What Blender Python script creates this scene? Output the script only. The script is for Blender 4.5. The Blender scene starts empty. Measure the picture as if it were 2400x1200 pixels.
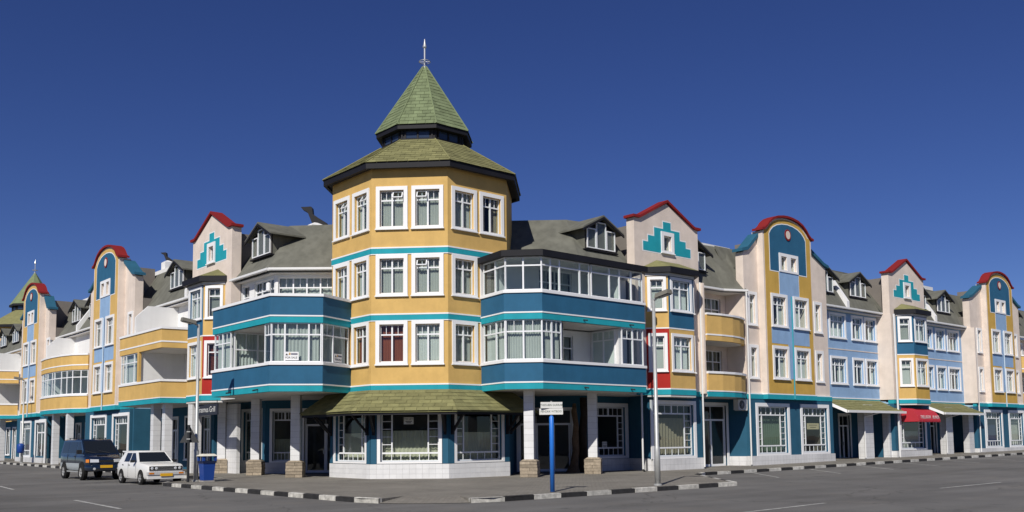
import bpy, bmesh, math, random
from math import radians, sin, cos, pi, atan2, sqrt, hypot
from mathutils import Vector, Matrix
random.seed(7)
S = bpy.context.scene
COL = S.collection

# ---------------------------------------------------------------- camera
# world axes: +X runs up the right-hand street, +Y up the left-hand street
HEAD = radians(49.2); PITCH = math.atan(193 / 2182); ROLL = 0.0102
fa = Vector((cos(HEAD) * cos(PITCH), sin(HEAD) * cos(PITCH), sin(PITCH)))
ra = Vector((sin(HEAD), -cos(HEAD), 0))
ua = ra.cross(fa)
r2 = ra * cos(ROLL) - ua * sin(ROLL)
u2 = ua * cos(ROLL) + ra * sin(ROLL)
cam = bpy.data.cameras.new('camera'); camo = bpy.data.objects.new('camera', cam); COL.objects.link(camo)
m = Matrix((r2, u2, -fa)).transposed().to_4x4(); m.translation = Vector((0, 0, 1.65)); camo.matrix_world = m
cam.sensor_width = 36; cam.lens = 36 * 2182 / 2400; cam.shift_y = 235 / 2400
cam.clip_start = 0.1; cam.clip_end = 6000
S.camera = camo

# ---------------------------------------------------------------- sky, sun, exposure
SUNDIR = Vector((0.85, 0.527, 0)).normalized(); ELEV = radians(40)
W = bpy.data.worlds.new('World'); S.world = W; W.use_nodes = True
nt = W.node_tree; nt.nodes.clear()
sky = nt.nodes.new('ShaderNodeTexSky'); sky.sky_type = 'NISHITA'; sky.sun_disc = False
sky.sun_elevation = ELEV; sky.sun_rotation = atan2(-SUNDIR.x, -SUNDIR.y)
sky.altitude = 1500; sky.air_density = 0.9; sky.dust_density = 0.0; sky.ozone_density = 6.0
bg = nt.nodes.new('ShaderNodeBackground'); bg.inputs['Strength'].default_value = 0.060
hs = nt.nodes.new('ShaderNodeHueSaturation'); hs.inputs['Saturation'].default_value = 1.13; hs.inputs['Hue'].default_value = 0.520
wo = nt.nodes.new('ShaderNodeOutputWorld')
nt.links.new(sky.outputs[0], hs.inputs['Color']); nt.links.new(hs.outputs[0], bg.inputs[0]); nt.links.new(bg.outputs[0], wo.inputs[0])
sl = bpy.data.lights.new('sun', 'SUN'); sl.energy = 4.2; sl.angle = radians(0.53); sl.color = (1.0, 0.95, 0.87)
so = bpy.data.objects.new('sun', sl); COL.objects.link(so)
ld = Vector((SUNDIR.x * cos(ELEV), SUNDIR.y * cos(ELEV), -sin(ELEV)))
so.rotation_euler = ld.to_track_quat('-Z', 'Y').to_euler(); so.location = (-30, -20, 60)
S.view_settings.view_transform = 'Standard'; S.view_settings.look = 'None'
S.view_settings.exposure = 0.12; S.view_settings.gamma = 1.0; S.view_settings.use_curve_mapping = False
S.cycles.max_bounces = 8; S.cycles.transparent_max_bounces = 12

# ---------------------------------------------------------------- materials
MATS = {}
def N(t, ty, **kw):
    n = t.nodes.new(ty)
    for k, v in kw.items():
        if k in n.inputs: n.inputs[k].default_value = v
        else: setattr(n, k, v)
    return n
def paint(name, col, rough=0.75, var=0.13, scale=1.2, bump=0.15, bscale=60, spec=0.25, streak=0.0, rnd=0.0, metal=0.0):
    if name in MATS: return MATS[name]
    M = bpy.data.materials.new(name); M.use_nodes = True; t = M.node_tree; b = t.nodes['Principled BSDF']
    b.inputs['Roughness'].default_value = rough; b.inputs['Specular IOR Level'].default_value = spec; b.inputs['Metallic'].default_value = metal
    tc = N(t, 'ShaderNodeTexCoord'); mp = N(t, 'ShaderNodeNewGeometry')
    n1 = N(t, 'ShaderNodeTexNoise', Scale=scale, Detail=6.0, Roughness=0.65)
    t.links.new(mp.outputs['Position'], n1.inputs['Vector'])
    r = N(t, 'ShaderNodeMapRange'); r.inputs[1].default_value = 0.3; r.inputs[2].default_value = 0.7
    r.inputs[3].default_value = 1 - var; r.inputs[4].default_value = 1 + var * 0.5
    t.links.new(n1.outputs[0], r.inputs[0])
    fac = r.outputs[0]
    if streak > 0:   # rain streaks: noise squeezed along z
        mm = N(t, 'ShaderNodeMapping'); mm.inputs['Scale'].default_value = (1.6, 1.6, 0.12)
        t.links.new(mp.outputs['Position'], mm.inputs[0])
        n3 = N(t, 'ShaderNodeTexNoise', Scale=1.6, Detail=5.0); t.links.new(mm.outputs[0], n3.inputs['Vector'])
        r3 = N(t, 'ShaderNodeMapRange'); r3.inputs[1].default_value = 0.35; r3.inputs[2].default_value = 0.6
        r3.inputs[3].default_value = 1 - streak; r3.inputs[4].default_value = 1.0
        t.links.new(n3.outputs[0], r3.inputs[0])
        mu = N(t, 'ShaderNodeMath', operation='MULTIPLY'); t.links.new(fac, mu.inputs[0]); t.links.new(r3.outputs[0], mu.inputs[1]); fac = mu.outputs[0]
    if rnd > 0:
        oi = N(t, 'ShaderNodeObjectInfo'); r4 = N(t, 'ShaderNodeMapRange')
        r4.inputs[3].default_value = 1 - rnd; r4.inputs[4].default_value = 1 + rnd
        t.links.new(oi.outputs['Random'], r4.inputs[0])
        mu = N(t, 'ShaderNodeMath', operation='MULTIPLY'); t.links.new(fac, mu.inputs[0]); t.links.new(r4.outputs[0], mu.inputs[1]); fac = mu.outputs[0]
    vm = N(t, 'ShaderNodeVectorMath', operation='SCALE'); vm.inputs[0].default_value = col
    t.links.new(fac, vm.inputs['Scale']); t.links.new(vm.outputs[0], b.inputs['Base Color'])
    if bump > 0:
        n2 = N(t, 'ShaderNodeTexNoise', Scale=bscale, Detail=4.0); t.links.new(mp.outputs['Position'], n2.inputs['Vector'])
        bp = N(t, 'ShaderNodeBump', Strength=bump, Distance=0.01); t.links.new(n2.outputs[0], bp.inputs['Height']); t.links.new(bp.outputs[0], b.inputs['Normal'])
    MATS[name] = M
    return M
def plain(name, col, rough=0.5, metal=0.0, spec=0.5, coat=0.0):
    if name in MATS: return MATS[name]
    M = bpy.data.materials.new(name); M.use_nodes = True; b = M.node_tree.nodes['Principled BSDF']
    b.inputs['Base Color'].default_value = (*col, 1); b.inputs['Roughness'].default_value = rough
    b.inputs['Metallic'].default_value = metal; b.inputs['Specular IOR Level'].default_value = spec; b.inputs['Coat Weight'].default_value = coat
    MATS[name] = M
    return M
def glassmat(name, tint, refl=1.0):
    M = bpy.data.materials.new(name); M.use_nodes = True; t = M.node_tree; t.nodes.clear()
    tr = N(t, 'ShaderNodeBsdfTransparent'); tr.inputs[0].default_value = (*tint, 1)
    gl = N(t, 'ShaderNodeBsdfGlossy'); gl.inputs['Roughness'].default_value = 0.015; gl.inputs[0].default_value = (0.9, 0.95, 1, 1)
    fr = N(t, 'ShaderNodeFresnel', IOR=1.5)
    mu = N(t, 'ShaderNodeMath', operation='MULTIPLY'); mu.inputs[1].default_value = refl
    nz = N(t, 'ShaderNodeTexNoise', Scale=0.9, Detail=1.0); bp = N(t, 'ShaderNodeBump', Strength=0.05, Distance=0.05)
    ge = N(t, 'ShaderNodeNewGeometry'); t.links.new(ge.outputs['Position'], nz.inputs['Vector'])
    t.links.new(nz.outputs[0], bp.inputs['Height']); t.links.new(bp.outputs[0], gl.inputs['Normal'])
    mx = N(t, 'ShaderNodeMixShader'); o = N(t, 'ShaderNodeOutputMaterial')
    inv = N(t, 'ShaderNodeMath', operation='SUBTRACT'); inv.inputs[0].default_value = 1.0; t.links.new(ge.outputs['Backfacing'], inv.inputs[1])
    m2 = N(t, 'ShaderNodeMath', operation='MULTIPLY'); t.links.new(fr.outputs[0], mu.inputs[0]); t.links.new(mu.outputs[0], m2.inputs[0]); t.links.new(inv.outputs[0], m2.inputs[1]); t.links.new(m2.outputs[0], mx.inputs[0])
    t.links.new(tr.outputs[0], mx.inputs[1]); t.links.new(gl.outputs[0], mx.inputs[2]); t.links.new(mx.outputs[0], o.inputs[0])
    MATS[name] = M
    return M
def tiled(name, col, line, bw, bh, mortar=0.02, rough=0.5, bump=0.3, c2=None, offset=0.5, plane='wall'):
    """brick/tile pattern for surfaces whose pieces are too far away or too small to build"""
    M = bpy.data.materials.new(name); M.use_nodes = True; t = M.node_tree; b = t.nodes['Principled BSDF']
    b.inputs['Roughness'].default_value = rough; b.inputs['Specular IOR Level'].default_value = 0.2
    g = N(t, 'ShaderNodeNewGeometry'); br = N(t, 'ShaderNodeTexBrick')
    br.inputs['Color1'].default_value = (*col, 1); br.inputs['Color2'].default_value = (*(c2 or col), 1); br.inputs['Mortar'].default_value = (*line, 1)
    br.inputs['Scale'].default_value = 1.0; br.inputs['Mortar Size'].default_value = mortar; br.inputs['Brick Width'].default_value = bw; br.inputs['Row Height'].default_value = bh
    br.offset = offset
    if plane == 'wall':   # u = x + y (all the tiled walls run along x or y), v = z
        sp = N(t, 'ShaderNodeSeparateXYZ'); t.links.new(g.outputs['Position'], sp.inputs[0])
        ad = N(t, 'ShaderNodeMath', operation='ADD'); t.links.new(sp.outputs[0], ad.inputs[0]); t.links.new(sp.outputs[1], ad.inputs[1])
        cb = N(t, 'ShaderNodeCombineXYZ'); t.links.new(ad.outputs[0], cb.inputs[0]); t.links.new(sp.outputs[2], cb.inputs[1])
        t.links.new(cb.outputs[0], br.inputs['Vector'])
    else:
        t.links.new(g.outputs['Position'], br.inputs['Vector'])
    nz = N(t, 'ShaderNodeTexNoise', Scale=0.35, Detail=8.0, Roughness=0.7); t.links.new(g.outputs['Position'], nz.inputs['Vector'])
    r = N(t, 'ShaderNodeMapRange'); r.inputs[1].default_value = 0.3; r.inputs[2].default_value = 0.7; r.inputs[3].default_value = 0.68; r.inputs[4].default_value = 1.12
    t.links.new(nz.outputs[0], r.inputs[0])
    vm = N(t, 'ShaderNodeVectorMath', operation='SCALE'); t.links.new(br.outputs[0], vm.inputs[0]); t.links.new(r.outputs[0], vm.inputs['Scale'])
    t.links.new(vm.outputs[0], b.inputs['Base Color'])
    bp = N(t, 'ShaderNodeBump', Strength=bump, Distance=0.01); bp.invert = True
    t.links.new(br.outputs['Fac'], bp.inputs['Height']); t.links.new(bp.outputs[0], b.inputs['Normal'])
    MATS[name] = M
    return M

YEL = paint('yellow_plaster', (0.645, 0.42, 0.14), streak=0.05)
YSH = paint('shaded_yellow_plaster', (0.585, 0.37, 0.085), streak=0.05)  # the same yellow, with the right street's weaker sunlight put into the colour
BLU = paint('blue_plaster', (0.026, 0.122, 0.225), streak=0.05)
NAV = paint('dark_blue_plaster', (0.024, 0.105, 0.175), streak=0.05)
TEA = paint('teal_plaster', (0.018, 0.33, 0.40), streak=0.05)
LBL = paint('light_blue_plaster', (0.275, 0.425, 0.635), streak=0.05)
RED = paint('red_plaster', (0.40, 0.022, 0.016), streak=0.05)
COP = paint('red_coping', (0.23, 0.016, 0.016), streak=0.05)
BCO = paint('blue_coping', (0.025, 0.115, 0.185), streak=0.05)
CRM = paint('cream_plaster', (0.74, 0.64, 0.555), streak=0.05)
WHT = paint('white_plaster', (0.80, 0.80, 0.79), var=0.05, streak=0.05)
TRM = paint('white_trim', (0.82, 0.82, 0.82), rough=0.5, var=0.03, bump=0.05)
FRM = paint('white_frame', (0.80, 0.81, 0.82), rough=0.35, var=0.02, bump=0, spec=0.5)
ROO = paint('felt_roof', (0.156, 0.156, 0.130), rough=0.9, var=0.22, scale=0.9, bump=0.35, bscale=35, streak=0.18)
SHG = paint('green_shingle', (0.208, 0.202, 0.090), rough=0.9, var=0.22, scale=3.0, bump=0.4, bscale=80, rnd=0.16)
SHG2 = paint('spire_shingle', (0.172, 0.212, 0.112), rough=0.9, var=0.2, scale=3.0, bump=0.4, bscale=80, rnd=0.16)
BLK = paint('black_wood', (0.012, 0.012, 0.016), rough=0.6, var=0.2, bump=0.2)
SOF = paint('soffit_plaster', (0.62, 0.60, 0.57), var=0.08)
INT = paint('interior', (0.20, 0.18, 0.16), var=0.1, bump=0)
CONC = paint('concrete', (0.36, 0.34, 0.31), var=0.2)
STN = paint('split_stone', (0.34, 0.285, 0.215), rough=0.95, var=0.3, scale=9, bump=0.9, bscale=25, rnd=0.22)
TIL = paint('white_tile', (0.72, 0.725, 0.73), rough=0.3, var=0.08, scale=2.5, bump=0.05, spec=0.5, rnd=0.035)
GRT = paint('grout', (0.42, 0.41, 0.40))
TILM = tiled('white_tile_far', (0.70, 0.70, 0.70), (0.50, 0.50, 0.49), 0.3, 0.28, 0.008, rough=0.35, bump=0.2, offset=0.0)
PAV = tiled('pavers', (0.262, 0.245, 0.213), (0.155, 0.143, 0.124), 0.2, 0.1, 0.008, rough=0.9, bump=0.5, c2=(0.218, 0.205, 0.18), plane='floor')
GLS = glassmat('glass', (0.90, 0.94, 0.93), 1.0)
GLD = glassmat('shop_glass', (0.84, 0.87, 0.85), 1.1)
BLN = paint('vertical_blind', (0.50, 0.50, 0.475), rough=0.8, var=0.08, bump=0)
BLW = paint('white_curtain', (0.66, 0.66, 0.64), rough=0.9, var=0.05, bump=0)
CBR = paint('brown_curtain', (0.30, 0.085, 0.042), rough=0.9, var=0.15, bump=0)
CBE = paint('beige_curtain', (0.40, 0.345, 0.27), rough=0.9, var=0.1, bump=0)
CDB = paint('blue_curtain', (0.03, 0.05, 0.14), rough=0.9, var=0.1, bump=0)
PAP = paint('buff_paper', (0.70, 0.67, 0.54), rough=0.9, var=0.1, bump=0)
GRN = paint('green_blind', (0.16, 0.22, 0.17), rough=0.9, var=0.08, bump=0)
GAL = paint('galvanised_steel', (0.46, 0.47, 0.46), rough=0.45, var=0.12, scale=6, bump=0.05, spec=0.5, metal=0.35)
DKM = paint('dark_metal', (0.03, 0.032, 0.035), rough=0.5, var=0.1, bump=0)
PIP = paint('white_pipe', (0.74, 0.74, 0.73), rough=0.4, var=0.06, bump=0)
SIL = plain('silver_metal', (0.62, 0.62, 0.60), 0.35, 0.7)
SBL = paint('sign_blue', (0.02, 0.17, 0.62), rough=0.4, var=0.08, bump=0, spec=0.5)
BBL = paint('bin_blue', (0.010, 0.055, 0.28), rough=0.4, var=0.08, bump=0, spec=0.5)
SGN = paint('sign_white', (0.66, 0.66, 0.63), rough=0.5, var=0.06, bump=0)
INK = plain('black_ink', (0.015, 0.015, 0.018), 0.7)
WOD = paint('driftwood', (0.15, 0.10, 0.062), rough=0.95, var=0.4, scale=5, bump=0.8, bscale=18)
AWR = paint('red_canvas', (0.46, 0.026, 0.04), rough=0.7, var=0.12, bump=0.05, spec=0.5)

# asphalt
def asphalt():
    M = bpy.data.materials.new('asphalt'); M.use_nodes = True; t = M.node_tree; b = t.nodes['Principled BSDF']
    b.inputs['Roughness'].default_value = 0.9; b.inputs['Specular IOR Level'].default_value = 0.2
    g = N(t, 'ShaderNodeNewGeometry')
    n1 = N(t, 'ShaderNodeTexNoise', Scale=0.22, Detail=7.0, Roughness=0.6); n2 = N(t, 'ShaderNodeTexNoise', Scale=45.0, Detail=3.0)
    mp = N(t, 'ShaderNodeMapping'); mp.inputs['Scale'].default_value = (0.06, 1.1, 1); mp.inputs['Rotation'].default_value = (0, 0, 0.06)
    n3 = N(t, 'ShaderNodeTexNoise', Scale=0.8, Detail=4.0)
    t.links.new(g.outputs['Position'], n1.inputs['Vector']); t.links.new(g.outputs['Position'], n2.inputs['Vector'])
    t.links.new(g.outputs['Position'], mp.inputs[0]); t.links.new(mp.outputs[0], n3.inputs['Vector'])
    def rng(o, a, c, lo, hi):
        r = N(t, 'ShaderNodeMapRange'); r.inputs[1].default_value = a; r.inputs[2].default_value = c; r.inputs[3].default_value = lo; r.inputs[4].default_value = hi
        t.links.new(o, r.inputs[0]); return r.outputs[0]
    a = rng(n1.outputs[0], 0.3, 0.7, 0.78, 1.2); c = rng(n2.outputs[0], 0.3, 0.7, 0.8, 1.2); d = rng(n3.outputs[0], 0.35, 0.7, 0.9, 1.12)
    m1 = N(t, 'ShaderNodeMath', operation='MULTIPLY'); t.links.new(a, m1.inputs[0]); t.links.new(c, m1.inputs[1])
    m2 = N(t, 'ShaderNodeMath', operation='MULTIPLY'); t.links.new(m1.outputs[0], m2.inputs[0]); t.links.new(d, m2.inputs[1])
    wn = N(t, 'ShaderNodeTexNoise', Scale=1.5, Detail=3.0); t.links.new(g.outputs['Position'], wn.inputs['Vector'])
    wa = N(t, 'ShaderNodeVectorMath', operation='MULTIPLY_ADD'); wa.inputs[1].default_value = (1.2, 1.2, 0); t.links.new(wn.outputs['Color'], wa.inputs[0]); t.links.new(g.outputs['Position'], wa.inputs[2])
    vo = N(t, 'ShaderNodeTexVoronoi', Scale=0.16, feature='DISTANCE_TO_EDGE'); t.links.new(wa.outputs[0], vo.inputs['Vector'])
    ck = rng(vo.outputs['Distance'], 0.0, 0.006, 0.62, 1.0)
    m3 = N(t, 'ShaderNodeMath', operation='MULTIPLY'); t.links.new(m2.outputs[0], m3.inputs[0]); t.links.new(ck, m3.inputs[1])
    ds = N(t, 'ShaderNodeTexNoise', Scale=0.5, Detail=6.0, Roughness=0.7); t.links.new(g.outputs['Position'], ds.inputs['Vector'])
    df = rng(ds.outputs[0], 0.52, 0.75, 0.0, 0.3)
    mc = N(t, 'ShaderNodeMix', data_type='RGBA'); mc.inputs[6].default_value = (0.140, 0.137, 0.132, 1); mc.inputs[7].default_value = (0.20, 0.175, 0.145, 1); t.links.new(df, mc.inputs[0])
    vm = N(t, 'ShaderNodeVectorMath', operation='SCALE'); t.links.new(mc.outputs[2], vm.inputs[0])
    t.links.new(m3.outputs[0], vm.inputs['Scale']); t.links.new(vm.outputs[0], b.inputs['Base Color'])
    bp = N(t, 'ShaderNodeBump', Strength=0.4, Distance=0.01); t.links.new(n2.outputs[0], bp.inputs['Height']); t.links.new(bp.outputs[0], b.inputs['Normal'])
    return M
ASP = asphalt()
SAND = paint('sandy_ground', (0.32, 0.27, 0.20), rough=1, var=0.2, scale=0.1)
KW = paint('kerb_white', (0.55, 0.54, 0.50), rough=0.9, var=0.5, scale=5, bump=0.4, rnd=0.15)
KB = paint('kerb_black', (0.032, 0.032, 0.034), rough=0.9, var=0.4, scale=5, bump=0.4, rnd=0.25)
LINE = paint('worn_road_paint', (0.44, 0.44, 0.42), rough=0.9, var=0.5, scale=4, bump=0)

# ---------------------------------------------------------------- mesh helpers
class Fr:
    """vertical working plane: u runs to the right as seen from the street, w points out of the wall"""
    def __init__(s, o, u):
        s.o = Vector((o[0], o[1])); s.u = Vector(u).normalized(); s.n = Vector((s.u.y, -s.u.x))
    def P(s, u, w, z): 
        p = s.o + s.u * u + s.n * w
        return (p.x, p.y, z)
    def shift(s, u=0, w=0): return Fr(s.o + s.u * u + s.n * w, s.u)
def frame2(p, q): return Fr(p, (q[0] - p[0], q[1] - p[1])), hypot(q[0] - p[0], q[1] - p[1])

class MB:
    def __init__(s): s.v = []; s.f = []
    def quad(s, a, b, c, d): i = len(s.v); s.v += [a, b, c, d]; s.f.append((i, i + 1, i + 2, i + 3)); return s
    def hexa(s, b, t):   # bottom 4 (ccw from above), top 4
        i = len(s.v); s.v += list(b) + list(t)
        s.f += [(i + 3, i + 2, i + 1, i), (i + 4, i + 5, i + 6, i + 7)] + [(i + k, i + (k + 1) % 4, i + 4 + (k + 1) % 4, i + 4 + k) for k in range(4)]
        return s
    def box(s, fr, u0, u1, w0, w1, z0, z1):
        b = [fr.P(u0, w1, z0), fr.P(u1, w1, z0), fr.P(u1, w0, z0), fr.P(u0, w0, z0)]
        return s.hexa(b, [(x, y, z1) for x, y, z in b])
    def abox(s, x0, x1, y0, y1, z0, z1):
        b = [(x0, y0, z0), (x1, y0, z0), (x1, y1, z0), (x0, y1, z0)]
        return s.hexa(b, [(x, y, z1) for x, y, z in b])
    def prism(s, pts, z0, z1):   # plan polygon, ccw
        n = len(pts); i = len(s.v)
        s.v += [(p[0], p[1], z0) for p in pts] + [(p[0], p[1], z1) for p in pts]
        s.f += [tuple(reversed(range(i, i + n))), tuple(range(i + n, i + 2 * n))] + [(i + k, i + (k + 1) % n, i + n + (k + 1) % n, i + n + k) for k in range(n)]
        return s
    def ext(s, fr, pts, w0, w1):   # outline in (u,z), ccw as seen from the street; extruded w0 (back) .. w1 (front)
        n = len(pts); i = len(s.v)
        s.v += [fr.P(u, w0, z) for u, z in pts] + [fr.P(u, w1, z) for u, z in pts]
        s.f += [tuple(reversed(range(i, i + n))), tuple(range(i + n, i + 2 * n))] + [(i + k, i + (k + 1) % n, i + n + (k + 1) % n, i + n + k) for k in range(n)]
        return s
    def tube(s, p, q, r0, r1=None, n=10, cap=True):
        r1 = r0 if r1 is None else r1
        p = Vector(p); q = Vector(q); d = (q - p).normalized(); a = d.orthogonal().normalized(); b = d.cross(a)
        i = len(s.v)
        for c, r in ((p, r0), (q, r1)):
            for k in range(n):
                t = 2 * pi * k / n; s.v.append(tuple(c + a * (r * cos(t)) + b * (r * sin(t))))
        s.f += [(i + k, i + (k + 1) % n, i + n + (k + 1) % n, i + n + k) for k in range(n)]
        if cap: s.f += [tuple(reversed(range(i, i + n))), tuple(range(i + n, i + 2 * n))]
        return s
    def lathe(s, c, prof, n=16, cap=True):   # profile (r,z) around vertical axis at c
        i = len(s.v)
        for r, z in prof:
            for k in range(n):
                t = 2 * pi * k / n; s.v.append((c[0] + r * cos(t), c[1] + r * sin(t), z))
        for j in range(len(prof) - 1):
            for k in range(n):
                a = i + j * n; s.f.append((a + k, a + (k + 1) % n, a + n + (k + 1) % n, a + n + k))
        if cap: s.f += [tuple(reversed(range(i, i + n))), tuple(range(i + n * (len(prof) - 1), i + n * len(prof)))]
        return s
    def build(s, name, mat, parent=None, smooth=False, label=None):
        me = bpy.data.meshes.new(name); me.from_pydata(s.v, [], s.f); me.materials.append(mat)
        if smooth:
            for p in me.polygons: p.use_smooth = True
        o = bpy.data.objects.new(name, me); COL.objects.link(o)
        if parent is not None:
            o.parent = parent
            b = ORIG.get(parent.name, Vector((0, 0, 0)))
            if b.length > 0: me.transform(Matrix.Translation(-b))
        ORIG[o.name] = ORIG.get(parent.name, Vector((0, 0, 0))) if parent is not None else Vector((0, 0, 0))
        if label: o['label'] = label
        return o
ORIG = {}
def thing(name, label, cat, loc, group=None):
    o = bpy.data.objects.new(name, None); COL.objects.link(o); o.empty_display_size = 0.3
    o.location = loc; o['label'] = label; o['category'] = cat
    if group: o['group'] = group
    ORIG[o.name] = Vector(loc)
    return o
def tag(o, label, cat, group=None, kind=None):
    if label: o['label'] = label
    if cat: o['category'] = cat
    if group: o['group'] = group
    if kind: o['kind'] = kind
    return o
def inst(me, name, mat4, parent):
    """object sharing mesh data, placed by a world matrix"""
    o = bpy.data.objects.new(name, me); COL.objects.link(o); o.parent = parent
    b = ORIG.get(parent.name, Vector((0, 0, 0)))
    o.matrix_local = Matrix.Translation(-b) @ mat4
    ORIG[o.name] = Vector((0, 0, 0))
    return o
UNIT = {}
def unitbox(mat):
    k = 'b' + mat.name
    if k not in UNIT:
        mb = MB().abox(-.5, .5, -.5, .5, -.5, .5); me = bpy.data.meshes.new('box_' + mat.name); me.from_pydata(mb.v, [], mb.f); me.materials.append(mat); UNIT[k] = me
    return UNIT[k]
def unitpleat(mat, n=14):
    k = 'p' + mat.name
    if k not in UNIT:
        v = []; f = []
        for i in range(2 * n + 1):
            y = 0.5 if i % 2 else -0.5
            v += [(i / (2 * n) - .5, y, -.5), (i / (2 * n) - .5, y, .5)]
            if i: f.append((2 * i - 2, 2 * i, 2 * i + 1, 2 * i - 1))
        me = bpy.data.meshes.new('pleat_' + mat.name); me.from_pydata(v, [], f); me.materials.append(mat); UNIT[k] = me
    return UNIT[k]
def fmat(fr, u, w, z, su, sw, sz):
    p = fr.P(u, w, z)
    R = Matrix(((fr.u.x * su, -fr.n.x * sw, 0, p[0]), (fr.u.y * su, -fr.n.y * sw, 0, p[1]), (0, 0, sz, p[2]), (0, 0, 0, 1)))
    return R
def ubox(name, mat, fr, u0, u1, w0, w1, z0, z1, parent):
    return inst(unitbox(mat), name, fmat(fr, (u0 + u1) / 2, (w0 + w1) / 2, (z0 + z1) / 2, u1 - u0, w1 - w0, z1 - z0), parent)
def holes_mesh(mb, fr, u0, u1, z0, z1, w0, w1, ops):
    """slab w0..w1 over u0..u1 x z0..z1 with rectangular openings"""
    us = sorted({u0, u1, *[max(u0, min(u1, x)) for o in ops for x in o[:2]]}); zs = sorted({z0, z1, *[max(z0, min(z1, x)) for o in ops for x in o[2:4]]})
    solid = {}
    for i in range(len(us) - 1):
        for j in range(len(zs) - 1):
            cu = (us[i] + us[i + 1]) / 2; cz = (zs[j] + zs[j + 1]) / 2
            solid[i, j] = not any(o[0] < cu < o[1] and o[2] < cz < o[3] for o in ops)
    for (i, j), s_ in solid.items():
        if not s_: continue
        a, b, c, d = us[i], us[i + 1], zs[j], zs[j + 1]; P = fr.P
        mb.quad(P(a, w1, c), P(b, w1, c), P(b, w1, d), P(a, w1, d))
        mb.quad(P(b, w0, c), P(a, w0, c), P(a, w0, d), P(b, w0, d))
        if not solid.get((i - 1, j)): mb.quad(P(a, w0, c), P(a, w1, c), P(a, w1, d), P(a, w0, d))
        if not solid.get((i + 1, j)): mb.quad(P(b, w1, c), P(b, w0, c), P(b, w0, d), P(b, w1, d))
        if not solid.get((i, j - 1)): mb.quad(P(a, w0, c), P(b, w0, c), P(b, w1, c), P(a, w1, c))
        if not solid.get((i, j + 1)): mb.quad(P(a, w1, d), P(b, w1, d), P(b, w0, d), P(a, w0, d))
    return mb
def wall(T, fr, u0, u1, z0, z1, w0, w1, ops, mat, name='wall', label=None):
    return holes_mesh(MB(), fr, u0, u1, z0, z1, w0, w1, ops).build(name, mat, T, label=label)
def op(win, s=0.17): return (win[0] + s, win[1] - s, win[2] + s * 0.55, win[3] - s)

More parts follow.
